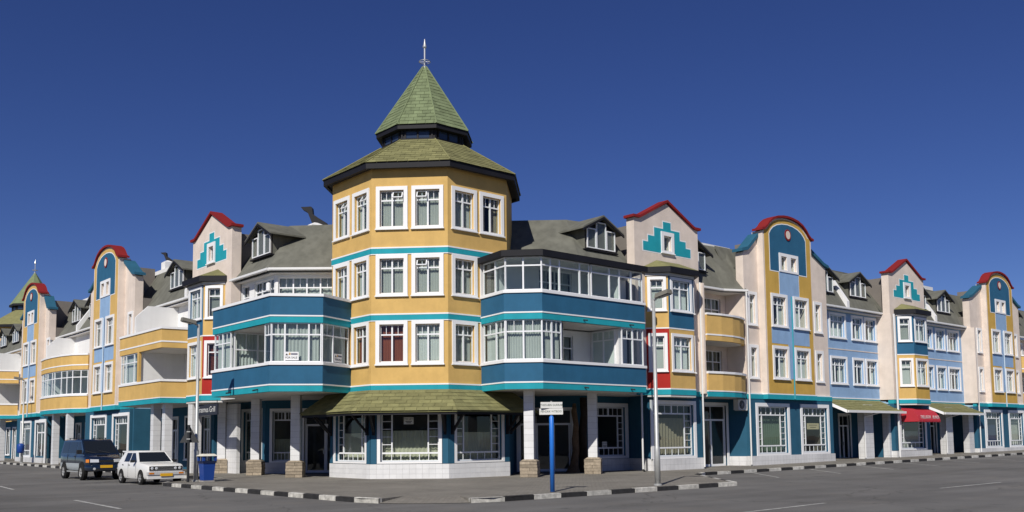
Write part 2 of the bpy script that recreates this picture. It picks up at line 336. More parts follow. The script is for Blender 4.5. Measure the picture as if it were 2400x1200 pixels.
CURT = [BLN, BLN, BLN, BLW, BLW, CBE]
def window(T, fr, win, w=0.0, s=0.17, cols=2, trans=0.27, curt='r', fan=2, mat_s=TRM, name='window', glass=None, vents=(), proud=0.05, deep=0.13, colfr=None, cmat=None, sub=True):
    """window: frame mesh as the part; surround, panes, curtains as sub-parts. w = face of the wall."""
    u0, u1, z0, z1 = win; a, b, c, d = op(win, s) if s > 0 else win
    g = glass or GLS; fw = 0.05; wf = w - deep
    mb = MB(); B = lambda x0, x1, y0, y1, t=0.03: mb.box(fr, x0, x1, wf - t, wf + t, y0, y1)
    B(a, a + fw, c, d); B(b - fw, b, c, d); B(a + fw, b - fw, c, c + fw); B(a + fw, b - fw, d - fw, d)
    zt = d - (d - c) * trans if trans else None
    cf = colfr or [i / cols for i in range(cols + 1)]
    xs = [a + fw + (b - a - 2 * fw) * t for t in cf]
    for x in xs[1:-1]: B(x - 0.035, x + 0.035, c + fw, d - fw, 0.035)
    if zt:
        for i in range(len(xs) - 1):
            x0 = xs[i] + (0.035 if i else 0); x1 = xs[i + 1] - (0.035 if i < len(xs) - 2 else 0)
            B(x0, x1, zt - 0.03, zt + 0.03, 0.028)
            for k in range(1, fan):
                xm = x0 + (x1 - x0) * k / fan; B(xm - 0.012, xm + 0.012, zt + 0.03, d - fw, 0.015)
    W_ = mb.build(name, FRM, T)
    if s > 0:
        sb = MB(); e = proud
        sb.box(fr, u0, a, w + 0.001, w + e, z0, z1); sb.box(fr, b, u1, w + 0.001, w + e, z0, z1)
        sb.box(fr, a, b, w + 0.001, w + e, d, z1); sb.box(fr, a, b, w + 0.001, w + e, z0, c)
        sb.box(fr, u0 - 0.03, u1 + 0.03, w + 0.002, w + e + 0.05, z0 - 0.05, z0)
        sb.build('surround', mat_s, W_)
    # panes
    for i in range(len(xs) - 1):
        x0 = xs[i] + (0.03 if i else 0); x1 = xs[i + 1] - (0.03 if i < len(xs) - 2 else 0)
        for j, (y0, y1) in enumerate(((c + fw, zt - 0.03), (zt + 0.03, d - fw)) if zt else ((c + fw, d - fw),)):
            if j == 1 and i in vents:   # top-hung vent standing open
                vb = MB(); h = y1 - y0; L = Fr((0, 0), (1, 0)); wd = x1 - x0
                for q in ((0, wd, 0, 0.045), (0, wd, -h, -h + 0.045), (0, 0.045, -h + .045, -.0), (wd - 0.045, wd, -h + .045, -.0)):
                    lo, hi = min(q[2], q[3]), max(q[2], q[3])
                    if q[0] == 0 and q[1] == wd and q[3] == 0.045: lo, hi = -0.045, 0
                    vb.abox(q[0], q[1], -0.02, 0.02, lo, hi)
                me = bpy.data.meshes.new('vent_sash'); me.from_pydata(vb.v, [], vb.f); me.materials.append(FRM)
                mm = fmat(fr, x0, wf + 0.04, y1, 1, 1, 1) @ Matrix.Rotation(radians(-32), 4, 'X')
                inst(me, 'vent_sash', mm, W_)
                inst(unitbox(g), 'pane', mm @ Matrix.Translation((wd / 2, 0, -h / 2)) @ Matrix.Diagonal((wd - .09, 0.01, h - .09, 1)), W_)
            else:
                ubox('pane', g, fr, x0, x1, wf - 0.006, wf + 0.006, y0, y1, W_)
    # curtains
    if curt == 'r': curt = random.choice(('full', 'full', 'split', 'left', 'split', 'right', 'split', 'none'))
    cm = cmat or random.choice(CURT); wc = wf - 0.16; hh = d - c - 0.06; zc = (c + d) / 2; wd = b - a - 0.06
    def cur(x0, x1, zz=zc, h=hh, mt=cm):
        inst(unitpleat(mt), 'curtain', fmat(fr, (x0 + x1) / 2, wc, zz, x1 - x0, 0.04, h), W_)
    if curt == 'full': cur(a + .03, b - .03)
    elif curt == 'split': cur(a + .03, a + wd * 0.36); cur(b - wd * 0.36, b - .03)
    elif curt == 'left': cur(a + .03, a + wd * 0.62)
    elif curt == 'right': cur(a + wd * 0.4, b - .03)
    elif curt == 'half': cur(a + .03, b - .03, c + hh * 0.31, hh * 0.6)
    elif curt == 'top': cur(a + .03, b - .03, d - hh * 0.2, hh * 0.4)
    return W_

def shopwin(T, fr, win, w=0.0, s=0.2, left=True, right=True, top=True, name='shop_window', back=None, nb=6, strip=0.24, deep=0.15, main=1, glass=None, backz=1.0, backs=0.0):
    """display window: big pane, strips of small lights around it"""
    u0, u1, z0, z1 = win; a, b, c, d = op(win, s); wf = w - deep; fw = 0.06; g = glass or GLD
    mb = MB(); B = lambda x0, x1, y0, y1, t=0.035: mb.box(fr, x0, x1, wf - t, wf + t, y0, y1)
    B(a, a + fw, c, d); B(b - fw, b, c, d); B(a + fw, b - fw, c, c + fw); B(a + fw, b - fw, d - fw, d)
    H = d - c; zb = c + fw + 0.17 * H * 0.75; zt = d - fw - (0.14 * H if top else 0)
    B(a + fw, b - fw, zb, zb + 0.07)
    if top: B(a + fw, b - fw, zt - 0.07, zt)
    m0 = a + fw; m1 = b - fw; y0 = zb + 0.07; y1 = zt - (0.07 if top else 0); wd = b - a - 2 * fw
    strips = []
    if left: x = m0 + wd * 0.16; B(x, x + 0.06, y0, y1); strips.append((m0, x)); m0 = x + 0.06
    if right: x = m1 - wd * 0.16; B(x - 0.06, x, y0, y1); strips.append((x, m1)); m1 = x - 0.06
    mt = 0.014
    for (p, q) in strips:
        for k in range(1, 5): zz = y0 + (y1 - y0) * k / 5; B(p, q, zz - mt, zz + mt, 0.015)
    for k in range(1, nb): x = a + fw + wd * k / nb; B(x - mt, x + mt, c + fw, zb, 0.015)
    if top:
        B((a + b) / 2 - .04, (a + b) / 2 + .04, zt, d - fw)
        for k in range(1, nb):
            x = a + fw + wd * k / nb
            if abs(x - (a + b) / 2) > .06: B(x - mt, x + mt, zt, d - fw, 0.015)
    W_ = mb.build(name, FRM, T)
    sb = MB(); e = 0.05
    sb.box(fr, u0, a, w + 0.001, w + e, z0, z1); sb.box(fr, b, u1, w + 0.001, w + e, z0, z1); sb.box(fr, a, b, w + 0.001, w + e, d, z1); sb.box(fr, a, b, w + 0.001, w + e, z0, c)
    sb.build('surround', TRM, W_)
    P = lambda x0, x1, y0, y1: ubox('pane', g, fr, x0, x1, wf - 0.006, wf + 0.006, y0, y1, W_)
    P(m0, m1, y0, y1); P(a + fw, b - fw, c + fw, zb)
    for p, q in strips: P(p, q, y0, y1)
    if top: P(a + fw, (a + b) / 2 - .04, zt, d - fw); P((a + b) / 2 + .04, b - fw, zt, d - fw)
    if back: 
        inst(unitpleat(back, 14), 'curtain', fmat(fr, (a + b) / 2, wf - 0.25, c + (d - c) * backz / 2 + backs, b - a - .06, 0.05, (d - c) * backz - .05), W_)
    return W_

def door(T, fr, win, w=0.0, s=0.14, leaves=2, trans=0.24, side=0.0, name='door', glass=None, deep=0.12):
    """glazed door with a fanlight: frame is the part, panes and handle sub-parts"""
    u0, u1, z0, z1 = win; a, b, c, d = u0 + s, u1 - s, z0, z1 - s; wf = w - deep; g = glass or GLD; fw = 0.07
    mb = MB(); B = lambda x0, x1, y0, y1, t=0.035: mb.box(fr, x0, x1, wf - t, wf + t, y0, y1)
    zt = d - (d - c) * trans
    B(a, a + fw, c, d); B(b - fw, b, c, d); B(a + fw, b - fw, d - fw, d); B(a + fw, b - fw, zt - .05, zt + .05); B(a + fw, b - fw, c, c + .12)
    n = leaves; wd = (b - a - 2 * fw) / n; panes = []
    for k in range(n):
        x0 = a + fw + wd * k; x1 = x0 + wd
        if k: B(x0 - .02, x0, c + .12, zt - .05)
        B(x0, x0 + .07, c + .12, zt - .05, .025); B(x1 - .09, x1 - .02, c + .12, zt - .05, .025)
        panes.append((x0 + .07, x1 - .09, c + .12, zt - .05)); panes.append((x0, x1 - .02, zt + .05, d - fw))
        if k: B(x0 - .02, x0, zt + .05, d - fw)
    W_ = mb.build(name, FRM, T)
    for p in panes: ubox('pane', g, fr, p[0], p[1], wf - .006, wf + .006, p[2], p[3], W_)
    x = a + fw + wd
    ubox('handle', SIL, fr, x - .12, x - .09, wf + .03, wf + .09, c + .95, c + 1.15, W_)
    if s > 0:
        sb = MB(); e = .05
        sb.box(fr, u0, a, w + .001, w + e, z0, z1); sb.box(fr, b, u1, w + .001, w + e, z0, z1); sb.box(fr, a, b, w + .001, w + e, d, z1)
        sb.build('surround', TRM, W_)
    return W_
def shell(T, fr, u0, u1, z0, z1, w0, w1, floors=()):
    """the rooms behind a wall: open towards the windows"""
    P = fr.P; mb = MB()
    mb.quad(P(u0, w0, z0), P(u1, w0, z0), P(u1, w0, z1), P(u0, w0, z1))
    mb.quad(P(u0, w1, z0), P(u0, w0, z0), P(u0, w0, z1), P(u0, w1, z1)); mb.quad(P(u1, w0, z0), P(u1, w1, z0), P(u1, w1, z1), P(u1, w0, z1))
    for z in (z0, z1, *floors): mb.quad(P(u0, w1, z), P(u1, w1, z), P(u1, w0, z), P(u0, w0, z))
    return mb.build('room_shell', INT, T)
def text(T, body, fr, u, w, z, size, mat, align='CENTER', name='lettering', squash=1.0):
    c = bpy.data.curves.new(name, 'FONT'); c.body = body; c.size = size; c.align_x = align; c.align_y = 'CENTER'; c.extrude = 0.002
    tmp = bpy.data.objects.new('tmp', c); COL.objects.link(tmp); dg = bpy.context.evaluated_depsgraph_get(); dg.update()
    me = bpy.data.meshes.new_from_object(tmp.evaluated_get(dg)); bpy.data.objects.remove(tmp); bpy.data.curves.remove(c)
    me.materials.clear(); me.materials.append(mat); me.name = name
    o = bpy.data.objects.new(name, me); COL.objects.link(o); o.parent = T
    b = ORIG.get(T.name, Vector((0, 0, 0))); p = Vector(fr.P(u, w, z))
    R = Matrix(((fr.u.x, 0, fr.n.x, p.x), (fr.u.y, 0, fr.n.y, p.y), (0, 1, 0, p.z), (0, 0, 0, 1)))
    o.matrix_local = Matrix.Translation(-b) @ R @ Matrix.Diagonal((squash, 1, 1, 1))
    return o
def grow(p):   # gentle rise of both streets away from the corner
    return 0.0075 * max(0, min(160, p[0]) - 38) + 0.0055 * max(0, min(160, p[1]) - 48)
def pipe(T, x, y, z0, z1, name='downpipe', mat=None, r=0.045):
    p = MB().tube((x, y, z0), (x, y, z1), r, n=8)
    k = z0 + 0.05
    o = p.build(name, mat or PIP, T)
    return o

def bm_fix(o):
    bm = bmesh.new(); bm.from_mesh(o.data); bmesh.ops.recalc_face_normals(bm, faces=bm.faces); bm.to_mesh(o.data); bm.free(); return o

# ================================================================ ground, road, pavement, kerbs
gm = MB().quad((-1500, -1500, -0.32), (2500, -1500, -0.32), (2500, 2500, -0.32), (-1500, 2500, -0.32))
tag(gm.build('ground', SAND), 'flat sandy ground stretching to the horizon around the town', None, kind='structure')
rm = MB(); xb = [-60, 38, 160]; yb = [-60, 48, 160]
for i in range(2):
    for j in range(2):
        q = [(xb[i], yb[j]), (xb[i + 1], yb[j]), (xb[i + 1], yb[j + 1]), (xb[i], yb[j + 1])]
        rm.quad(*[(x, y, -0.13 + grow((x, y))) for x, y in q])
tag(rm.build('road', ASP), 'grey asphalt road around the street corner', None, kind='structure')
CORN = [(14.15 + 3.4 - 3.4 * cos(t), 23.8 - 3.4 * sin(t)) for t in [pi / 2 * k / 8 for k in range(9)]]
CIN = [(17.55 - 2.1 * cos(t), 23.8 - 2.1 * sin(t)) for t in [pi / 2 * k / 8 for k in range(9)]]
POLS = [[(17.9, 48), (17.9, 41.2), (14.15, 38.7)] + CORN[:3] + CIN[2:7] + CORN[6:] + [(28.3, 20.4), (33.2, 26.0), (35.2, 27.1), (38, 27.1), (38, 48)],
        [(38, 27.1), (150, 27.1), (150, 48), (38, 48)], [(17.9, 48), (38, 48), (38, 150), (17.9, 150)]]
pm = MB()
for P_ in POLS:
    i = len(pm.v); pm.v += [(x, y, grow((x, y))) for x, y in P_]; pm.f.append(tuple(range(i, i + len(P_))))
pvo = pm.build('pavement', PAV); tag(pvo, 'brown paved footway wrapping the corner below the building', None, kind='structure')
for p in pvo.data.polygons:
    if p.normal.z < 0: p.flip()
# kerbs: painted stones, black and white in turn
kb = bpy.data.objects.new('kerb', None); COL.objects.link(kb); kb['kind'] = 'structure'; kb['label'] = 'black and white painted kerb around the corner footway'; ORIG['kerb'] = Vector((0, 0, 0))
def kerbline(pts, length=1.0, start=0, w=0.15):
    pts = [Vector(p) for p in pts]; k = start
    segs = []; tot = 0
    for a, b in zip(pts, pts[1:]): segs.append((tot, a, b)); tot += (b - a).length
    def at(d):
        for t, a, b in reversed(segs):
            if d >= t - 1e-6: return a + (b - a).normalized() * min(d - t, (b - a).length)
    n = max(1, round(tot / length)); L = tot / n
    for i in range(n):
        a = at(i * L + .012); b = at((i + 1) * L - .012); d = (b - a).normalized(); f = Fr(a, d)
        ln = (b - a).length; z0 = grow(a); z1 = grow(b)
        me = bpy.data.meshes.new('kerbstone'); mb = MB(); j = random.uniform(-.008, .008)
        c = 0.02
        prof = [(0.0, -0.16), (0.0, 0.012 + j - c), (-c, 0.012 + j), (-w, 0.012 + j), (-w, -0.16)]   # (w, z)
        nv = len(prof)
        v = [f.P(0.0, q[0], q[1] + z0) for q in prof] + [f.P(ln, q[0], q[1] + z1) for q in prof]
        fc = [tuple(reversed(range(nv))), tuple(range(nv, 2 * nv))] + [(q, (q + 1) % nv, nv + (q + 1) % nv, nv + q) for q in range(nv)]
        me.from_pydata(v, [], fc); me.materials.append(KB if k % 2 else KW); me.update()
        bm = bmesh.new(); bm.from_mesh(me); bmesh.ops.recalc_face_normals(bm, faces=bm.faces); bm.to_mesh(me); bm.free()
        o = bpy.data.objects.new('kerbstone', me); COL.objects.link(o); o.parent = kb; k += 1
kerbline([(17.9, 41.2), (14.15, 38.7), (14.15, 23.8)] + CORN[1:3], 1.0, 0)
kerbline(CORN[6:] + [(28.3, 20.4)], 1.15, 0)
kerbline([(28.3, 20.4), (33.2, 26.0)], 1.15, 0)
kerbline([(33.2, 26.0), (35.2, 27.1), (92, 27.1)], 1.05, 1)
kerbline([(17.9, 92), (17.9, 44)], 1.05, 0)
# dropped kerb ramp at the very corner
dr = MB()
for k in range(2, 6): dr.quad((*CORN[k], -.118), (*CORN[k + 1], -.118), (*CIN[k + 1], 0.0), (*CIN[k], 0.0))
for k in (2, 6): dr.v += [(*CORN[k], -.118), (*CIN[k], 0.0), (*CORN[k], 0.0)]; dr.f.append((len(dr.v) - 3, len(dr.v) - 2, len(dr.v) - 1))
dro = dr.build('ramp', PAV, pvo)
bm_fix(dro)
# painted lines on the asphalt
def strip(p, q, wd=0.1):
    f, ln = frame2(p, q); mb = MB(); z = lambda a: -0.126 + grow(a)
    c = [f.P(0, wd / 2, 0), f.P(ln, wd / 2, 0), f.P(ln, -wd / 2, 0), f.P(0, -wd / 2, 0)]
    mb.quad(*[(x, y, z((x, y))) for x, y, _ in reversed(c)])
    o = mb.build('road_marking', LINE); tag(o, None, None, kind='structure'); return o
K = 1.075
for p, q in (((8.8, 41.1), (8.5, 37.5)), ((8.2, 29.0), (7.95, 24.3)), ((8.9, 52), (8.8, 48)), ((28.8, 13.3), (33.6, 13.4)), ((16.4, 12.2), (20.9, 12.5)), ((41, 13.5), (46, 13.6))):
    strip((p[0] * K, p[1] * K), (q[0] * K, q[1] * K), 0.12)
for x in (38.6, 43.6, 48.6, 53.6, 58.6, 63.6, 68.6, 73.6, 78.6): strip((x, 26.9), (x - 3.7, 23.0), 0.1)

# ================================================================ building pieces
def roofslab(T, eave, ridge, mat=ROO, th=0.1, name='roof'):
    mb = MB(); n = len(eave)
    for k in range(n - 1):
        a, b, c, d = eave[k], eave[k + 1], ridge[k + 1], ridge[k]
        mb.quad(a, b, c, d); lo = lambda p: (p[0], p[1], p[2] - th)
        mb.quad(lo(d), lo(c), lo(b), lo(a)); mb.quad(lo(a), lo(b), b, a); mb.quad(d, c, lo(c), lo(d))
        if k == 0: mb.quad(lo(d), lo(a), a, d)
        if k == n - 2: mb.quad(lo(b), lo(c), c, b)
    return mb.build(name, mat, T)
def gutter(T, pts, name='gutter', mat=None):
    mb = MB()
    for a, b in zip(pts, pts[1:]):
        f, ln = frame2(a, b); i = len(mb.v); e = 0.06
        prof = [(-.02, 0.09), (-.02, -0.05), (.05, -0.07), (.12, -0.03), (.12, 0.07), (.09, 0.07), (.09, -0.0), (.02, -.02), (.02, .09)]
        for uu, z in ((0, a[2]), (ln, b[2])):
            mb.v += [f.P(uu, w, z + q) for w, q in prof]
        n = len(prof); mb.f += [(i + k, i + (k + 1) % n, i + n + (k + 1) % n, i + n + k) for k in range(n)]
        mb.f += [tuple(reversed(range(i, i + n))), tuple(range(i + n, i + 2 * n))]
    return mb.build(name, mat or PIP, T)
def band(T, poly, layers, th=0.12, closed=False):
    """horizontal courses along a plan polyline (left to right seen from outside). layers: (name, mat, z0, z1, out)"""
    n = len(poly)
    def offs(out):
        P = []
        for i in range(n):
            p = Vector(poly[i]); ds = []
            if i > 0: ds.append((p - Vector(poly[i - 1])).normalized())
            if i < n - 1: ds.append((Vector(poly[i + 1]) - p).normalized())
            ns = [Vector((d.y, -d.x)) for d in ds]
            if len(ns) == 1: P.append(p + ns[0] * out)
            else:
                b = (ns[0] + ns[1]).normalized(); P.append(p + b * (out / max(0.3, b.dot(ns[0]))))
        return P
    for nm, mat, z0, z1, out in layers:
        a = offs(out); b = offs(-th); mb = MB()
        for k in range(n - 1):
            q = [a[k], a[k + 1], b[k + 1], b[k]]
            mb.hexa([(p.x, p.y, z0) for p in q], [(p.x, p.y, z1) for p in q])
        mb.build(nm, mat, T)
def insetline(poly, d):
    n = len(poly); R = []
    for i in range(n):
        p = Vector(poly[i]); ns = []
        for a, b in ((i - 1, i), (i, i + 1)):
            if a >= 0 and b < n: e = (Vector(poly[b]) - Vector(poly[a])).normalized(); ns.append(Vector((e.y, -e.x)))
        b = sum(ns, Vector((0, 0))).normalized(); q = p - b * (d / max(.3, b.dot(ns[0]))); R.append((q.x, q.y))
    return R
def soffit(T, poly, back, z, mat=SOF, th=0.14, name='balcony_floor'):
    pts = insetline(poly, .09) + list(back)
    return MB().prism([(p[0], p[1]) for p in pts], z - th, z).build(name, mat, T)

def shingles(parent, bl, br, tl, tr, rows, pw, mat, objs=True, name='shingle'):
    bl, br, tl, tr = map(Vector, (bl, br, tl, tr)); nrm = (br - bl).cross(tl - bl).normalized()
    if nrm.z < 0: nrm = -nrm
    ud = (br - bl).normalized(); mid = (bl + br) / 2; J = MB(); cnt = 0
    for r in range(rows):
        t0 = r / rows; t1 = min(1.0, (r + 1.15) / rows)
        L0 = bl.lerp(tl, t0); R0 = br.lerp(tr, t0); L1 = bl.lerp(tl, t1); R1 = br.lerp(tr, t1)
        cl = (L0 - mid).dot(ud); cr = (R0 - mid).dot(ud); dl = (L1 - mid).dot(ud); dr = (R1 - mid).dot(ud)
        off = (pw / 2 if r % 2 else 0) + random.uniform(-.04, .04); x = -60 * pw + off
        up = ((tl + tr) / 2 - mid); up = up - ud * up.dot(ud)
        while x < cr:
            x0, x1 = x, x + pw - 0.012; x += pw
            a, b = max(x0, cl), min(x1, cr); c, d = max(x0, dl), min(x1, dr)
            if b - a < 0.03: continue
            if d < c: c = d = max(dl, min(dr, (a + b) / 2))
            lift = 0.026 + random.uniform(-.006, .008); base = lambda s, t, h: tuple(mid + ud * s + up * t + nrm * h)
            bt = [base(a, t0, lift - .016), base(b, t0, lift - .016), base(d, t1, 0.001), base(c, t1, 0.001)]
            tp = [base(a, t0, lift), base(b, t0, lift), base(d, t1, 0.008), base(c, t1, 0.008)]
            if objs: MB().hexa(bt, tp).build(name, mat, parent)
            else: J.hexa(bt, tp)
            cnt += 1
    if not objs and J.v:
        o = J.build('shingle_courses', mat, parent); o['kind'] = 'stuff'
    return cnt

def dormer(T, fr, dep=2.0, curt='r', z0=10.72):
    D = MB().ext(fr, [(-1.02, z0), (1.02, z0), (1.02, z0 + 1.1), (0, z0 + 1.62), (-1.02, z0 + 1.1)], -dep, -0.03).build('dormer', ROO, T)
    MB().ext(fr, [(-1.02, z0), (1.02, z0), (1.02, z0 + 1.1), (0, z0 + 1.62), (-1.02, z0 + 1.1)], -0.028, 0.0).build('dormer_front', BLK, D)
    for s in (-1, 1):
        o = [(0, z0 + 1.66), (s * 1.42, z0 + 0.92), (s * 1.42, z0 + 1.0), (0, z0 + 1.74)]
        if s > 0: o = o[::-1]
        MB().ext(fr, o, -dep, 0.3).build('dormer_roof', ROO, D)
        o2 = [(0, z0 + 1.54), (s * 1.44, z0 + 0.79), (s * 1.44, z0 + 0.92), (0, z0 + 1.66)]
        if s > 0: o2 = o2[::-1]
        MB().ext(fr, o2, 0.26, 0.31).build('barge_board', BLK, D)
    MB().box(fr, -1.15, 1.15, -0.3, 0.14, z0 - 0.06, z0).build('dormer_sill', BLK, D)
    zz = z0 + 0.06
    for u0, u1, h in ((-0.98, -0.36, 0.98), (-0.34, 0.34, 1.34), (0.36, 0.98, 0.98)):
        MB().box(fr, u0, u1, 0.002, 0.02, zz, zz + h).build('window_backing', INT, D)
        window(T, fr, (u0, u1, zz, zz + h), w=0.2, s=0, cols=1, trans=None, curt='full', deep=0.12, cmat=random.choice((BLN, CBE, CDB)))

def firewall(T, fr, u, w_e, z_e, w_r, z_r, th=0.32):
    """white parapet riding up the roof slope between two houses"""
    h = 0.28; P = lambda w, z, k: fr.P(u + k * th / 2, w, z)
    mb = MB()
    prof = [(w_e + .15, z_e - .15), (w_e + .15, z_e + h), (w_r, z_r + h), (w_r, z_r - .4), (w_e - .1, z_e - .3)]
    n = len(prof); i = 0
    mb.v += [P(w, z, -1) for w, z in prof] + [P(w, z, 1) for w, z in prof]
    mb.f += [tuple(range(n)), tuple(reversed(range(n, 2 * n)))] + [(k, n + k, n + (k + 1) % n, (k + 1) % n) for k in range(n)]
    return mb.build('fire_wall', WHT, T)

ARC = [(2.66, 13.32), (2.40, 13.37), (2.16, 13.54), (1.92, 13.79), (1.55, 14.04), (1.05, 14.22), (0.5, 14.31), (0, 14.34)]
ARC = ARC + [(-u, z) for u, z in ARC[-2::-1]]
def arch_tower(fr, name, label, uL=-4.5, uR=4.7, shopL='shop', shopR='shop', paint_y=YSH, shops=((None, 1), (None, 1)), pcol=(0.50, 0.60, 0.68)):
    T = thing(name, label, 'building', fr.P(0, 0, 0), group='houses with an arched gable')
    F1 = (4.87, 6.77); F2 = (7.87, 9.77); fw = 0.42
    fwin = [(a, b, *z) for z in (F1, F2) for a, b in ((-1.94, -0.30), (0.30, 1.94))]
    swin = [(a, b, *z) for z in (F1, F2) for a, b in ((-3.58, -2.68), (3.2, 4.1))]
    sL = [w for w in swin if w[0] < 0]; sR = [w for w in swin if w[0] > 0]
    wall(T, fr, uL, -2.5, 3.98, 11.95, -0.5, 0, [op(w) for w in sL], CRM)
    wall(T, fr, 2.5, uR, 3.98, 11.95, -0.5, 0, [op(w) for w in sR], CRM)
    MB().ext(fr, [(uL, 11.95), (-2.5, 11.95), (-2.5, 13.0)], -0.5, 0).build('wall', CRM, T)
    MB().ext(fr, [(2.5, 11.95), (uR, 11.95), (2.5, 13.0)], -0.5, 0).build('wall', CRM, T)
    for s, e in ((-1, uL), (1, uR)):   # blue sloping copings with a little kick at the foot
        o = [(s * 2.5, 12.98), (e - s * .35, 12.10), (e + s * .22, 11.98), (e + s * .22, 12.14), (e - s * .3, 12.28), (s * 2.5, 13.2)]
        if s < 0: o = [(u, z) for u, z in o]
        if s > 0: pass
        o = o if s < 0 else o
        mb = MB().ext(fr, o if s > 0 else o[::-1], -0.56, 0.14)
        mb.build('coping', BCO, T)
    # projecting front
    twin = (-0.98, 0.98, 11.1, 12.2); tw = [(-0.78, -0.2, 11.22, 12.02), (0.2, 0.78, 11.22, 12.02)]
    ops = [op(w) for w in fwin] + tw
    wall(T, fr, -2.5, 2.5, 3.98, 13.3, -0.3, fw, ops, CRM, 'front_wall')
    top = [(-2.5, 13.3), (2.5, 13.3)] + [(max(-2.5, min(2.5, u)), z - 0.02) for u, z in ARC[1:-1]]
    MB().ext(fr, top, -0.1, fw).build('gable_wall', CRM, T)
    c = []; arc_in = ARC
    cp = MB(); n = len(ARC)
    for (u0, z0), (u1, z1) in zip(ARC, ARC[1:]):
        cp.hexa([fr.P(u0, fw + .13, z0), fr.P(u1, fw + .13, z1), fr.P(u1, -0.16, z1), fr.P(u0, -0.16, z0)], [fr.P(u0, fw + .13, z0 + .13), fr.P(u1, fw + .13, z1 + .13), fr.P(u1, -0.16, z1 + .13), fr.P(u0, -0.16, z0 + .13)])
    bm_fix(cp.build('coping', COP, T))
    y0 = fw + .001
    holes_mesh(MB(), fr, -2.36, 2.36, 4.05, 13.28, y0, y0 + .008, ops).build('painted_panel', paint_y, T)
    MB().ext(fr, [(-2.36, 13.28), (2.36, 13.28), (2.36, 13.38)] + [(u * 0.96, z - .1) for u, z in ARC[2:-2]] + [(-2.36, 13.38)], y0, y0 + .008).build('painted_panel', paint_y, T)
    y1 = y0 + .009
    inner = [(1.86, 13.2), (1.70, 13.42), (1.45, 13.62), (1.05, 13.80), (0.55, 13.91), (0, 13.95)]
    inner = inner + [(-u, z) for u, z in inner[-2::-1]]
    bl = [(-1.86, 11.1), (-0.98, 11.1), (-0.98, 12.2), (0.98, 12.2), (0.98, 11.1), (1.86, 11.1)] + inner
    MB().ext(fr, bl, y1, y1 + .008).build('painted_panel', BLU, T)
    holes_mesh(MB(), fr, -1.0, 1.0, 9.75, 11.1, y1, y1 + .007, []).build('painted_panel', LBL, T)
    holes_mesh(MB(), fr, -1.94, 1.94, 6.9, 9.75, y1, y1 + .007, [op(w) for w in fwin]).build('painted_panel', LBL, T)
    holes_mesh(MB(), fr, -0.30, 0.30, 4.9, 6.9, y1, y1 + .007, []).build('painted_panel', LBL, T)
    ol = MB(); y2 = y1 + .0085; e = 0.05
    for (u0, z0), (u1, z1) in zip(inner, inner[1:]):
        a = [(u0, z0), (u1, z1), (u1 * 1.03, z1 + e), (u0 * 1.03, z0 + e)]
        ol.v += [fr.P(u, y2, z) for u, z in a]; i = len(ol.v); ol.f.append((i - 1, i - 2, i - 3, i - 4)[::-1])
    for s in (-1, 1):
        a, b = sorted((s * 1.86, s * 1.91)); ol.box(fr, a, b, y1, y2, 11.05, 13.22); a, b = sorted((s * 0.98, s * 1.86)); ol.box(fr, a, b, y1, y2, 11.05, 11.1)
        a, b = sorted((s * 1.0, s * 1.03)); ol.box(fr, a, b, y1, y2, 9.77, 11.05)
    ol.build('white_outline', TRM, T)
    ring = [(0.30 * cos(t), 0.34 * sin(t)) for t in [2 * pi * k / 24 for k in range(24)]]
    MB().ext(fr, [(u, 13.35 + z) for u, z in ring], y1 + .01, y1 + .05).build('roundel_ring', COP, T)
    MB().ext(fr, [(u * .72, 13.35 + z * .72) for u, z in ring], y1 + .05, y1 + .06).build('roundel', CRM, T)
    # windows
    for w in fwin: window(T, fr, w, w=y1 + .007)
    for w in swin: window(T, fr, w, w=0, cols=1)
    sb = holes_mesh(MB(), fr, *twin, y1, y1 + .05, tw).build('window_surround', TRM, T)
    for w in tw: window(T, fr, w, w=y1, s=0, cols=1, trans=None)
    # ground floor
    G1 = (-3.3, 0.0, 0.56, 3.5); G2 = (1.15, 4.25, 0.56, 3.5)
    wall(T, fr, uL, uR, 0.56, 3.72, -0.3, 0.12, [op(G1, .2), op(G2, .2)], NAV, 'shop_wall')
    if shopL == 'shop': shopwin(T, fr, G1, w=.12, back=shops[0][0], backz=shops[0][1])
    else: window(T, fr, G1, w=.12, s=.2, cols=3)
    if shopR == 'shop': shopwin(T, fr, G2, w=.12, back=shops[1][0], backz=shops[1][1])
    else: door(T, fr, (G2[0], G2[1], 0.05, 3.5), w=.125, leaves=2, s=.25)
    MB().box(fr, uL, uR, -0.2, 0.2, -0.3, 0.56).build('plinth', TILM, T)
    band(T, [fr.P(uL, 0, 0)[:2], fr.P(-2.5, 0, 0)[:2]], [('teal_course', TEA, 3.72, 3.98, .14), ('white_line', TRM, 3.98, 4.04, .10)])
    band(T, [fr.P(2.5, 0, 0)[:2], fr.P(uR, 0, 0)[:2]], [('teal_course', TEA, 3.72, 3.98, .14), ('white_line', TRM, 3.98, 4.04, .10)])
    MB().box(fr, -2.53, 2.53, -.1, fw + .03, 3.722, 3.982).build('teal_course', TEA, T)
    MB().box(fr, -2.53, 2.53, -.1, fw + .02, 3.982, 4.042).build('white_line', TRM, T)
    p = MB().tube(fr.P(0.08, y2 + .06, 3.75), fr.P(0.08, y2 + .06, 9.7), .04, n=8); p.build('downpipe', paint('pipe_%d' % round(pcol[0] * 1000), pcol, bump=0), T)
    MB().box(fr, uL, uL + .015, -2.6, -.305, 0, 3.7).build('side_wall', NAV, T)
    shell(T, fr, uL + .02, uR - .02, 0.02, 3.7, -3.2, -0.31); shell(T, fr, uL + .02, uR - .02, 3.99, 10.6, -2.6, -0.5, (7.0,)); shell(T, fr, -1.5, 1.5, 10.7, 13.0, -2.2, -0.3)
    return T

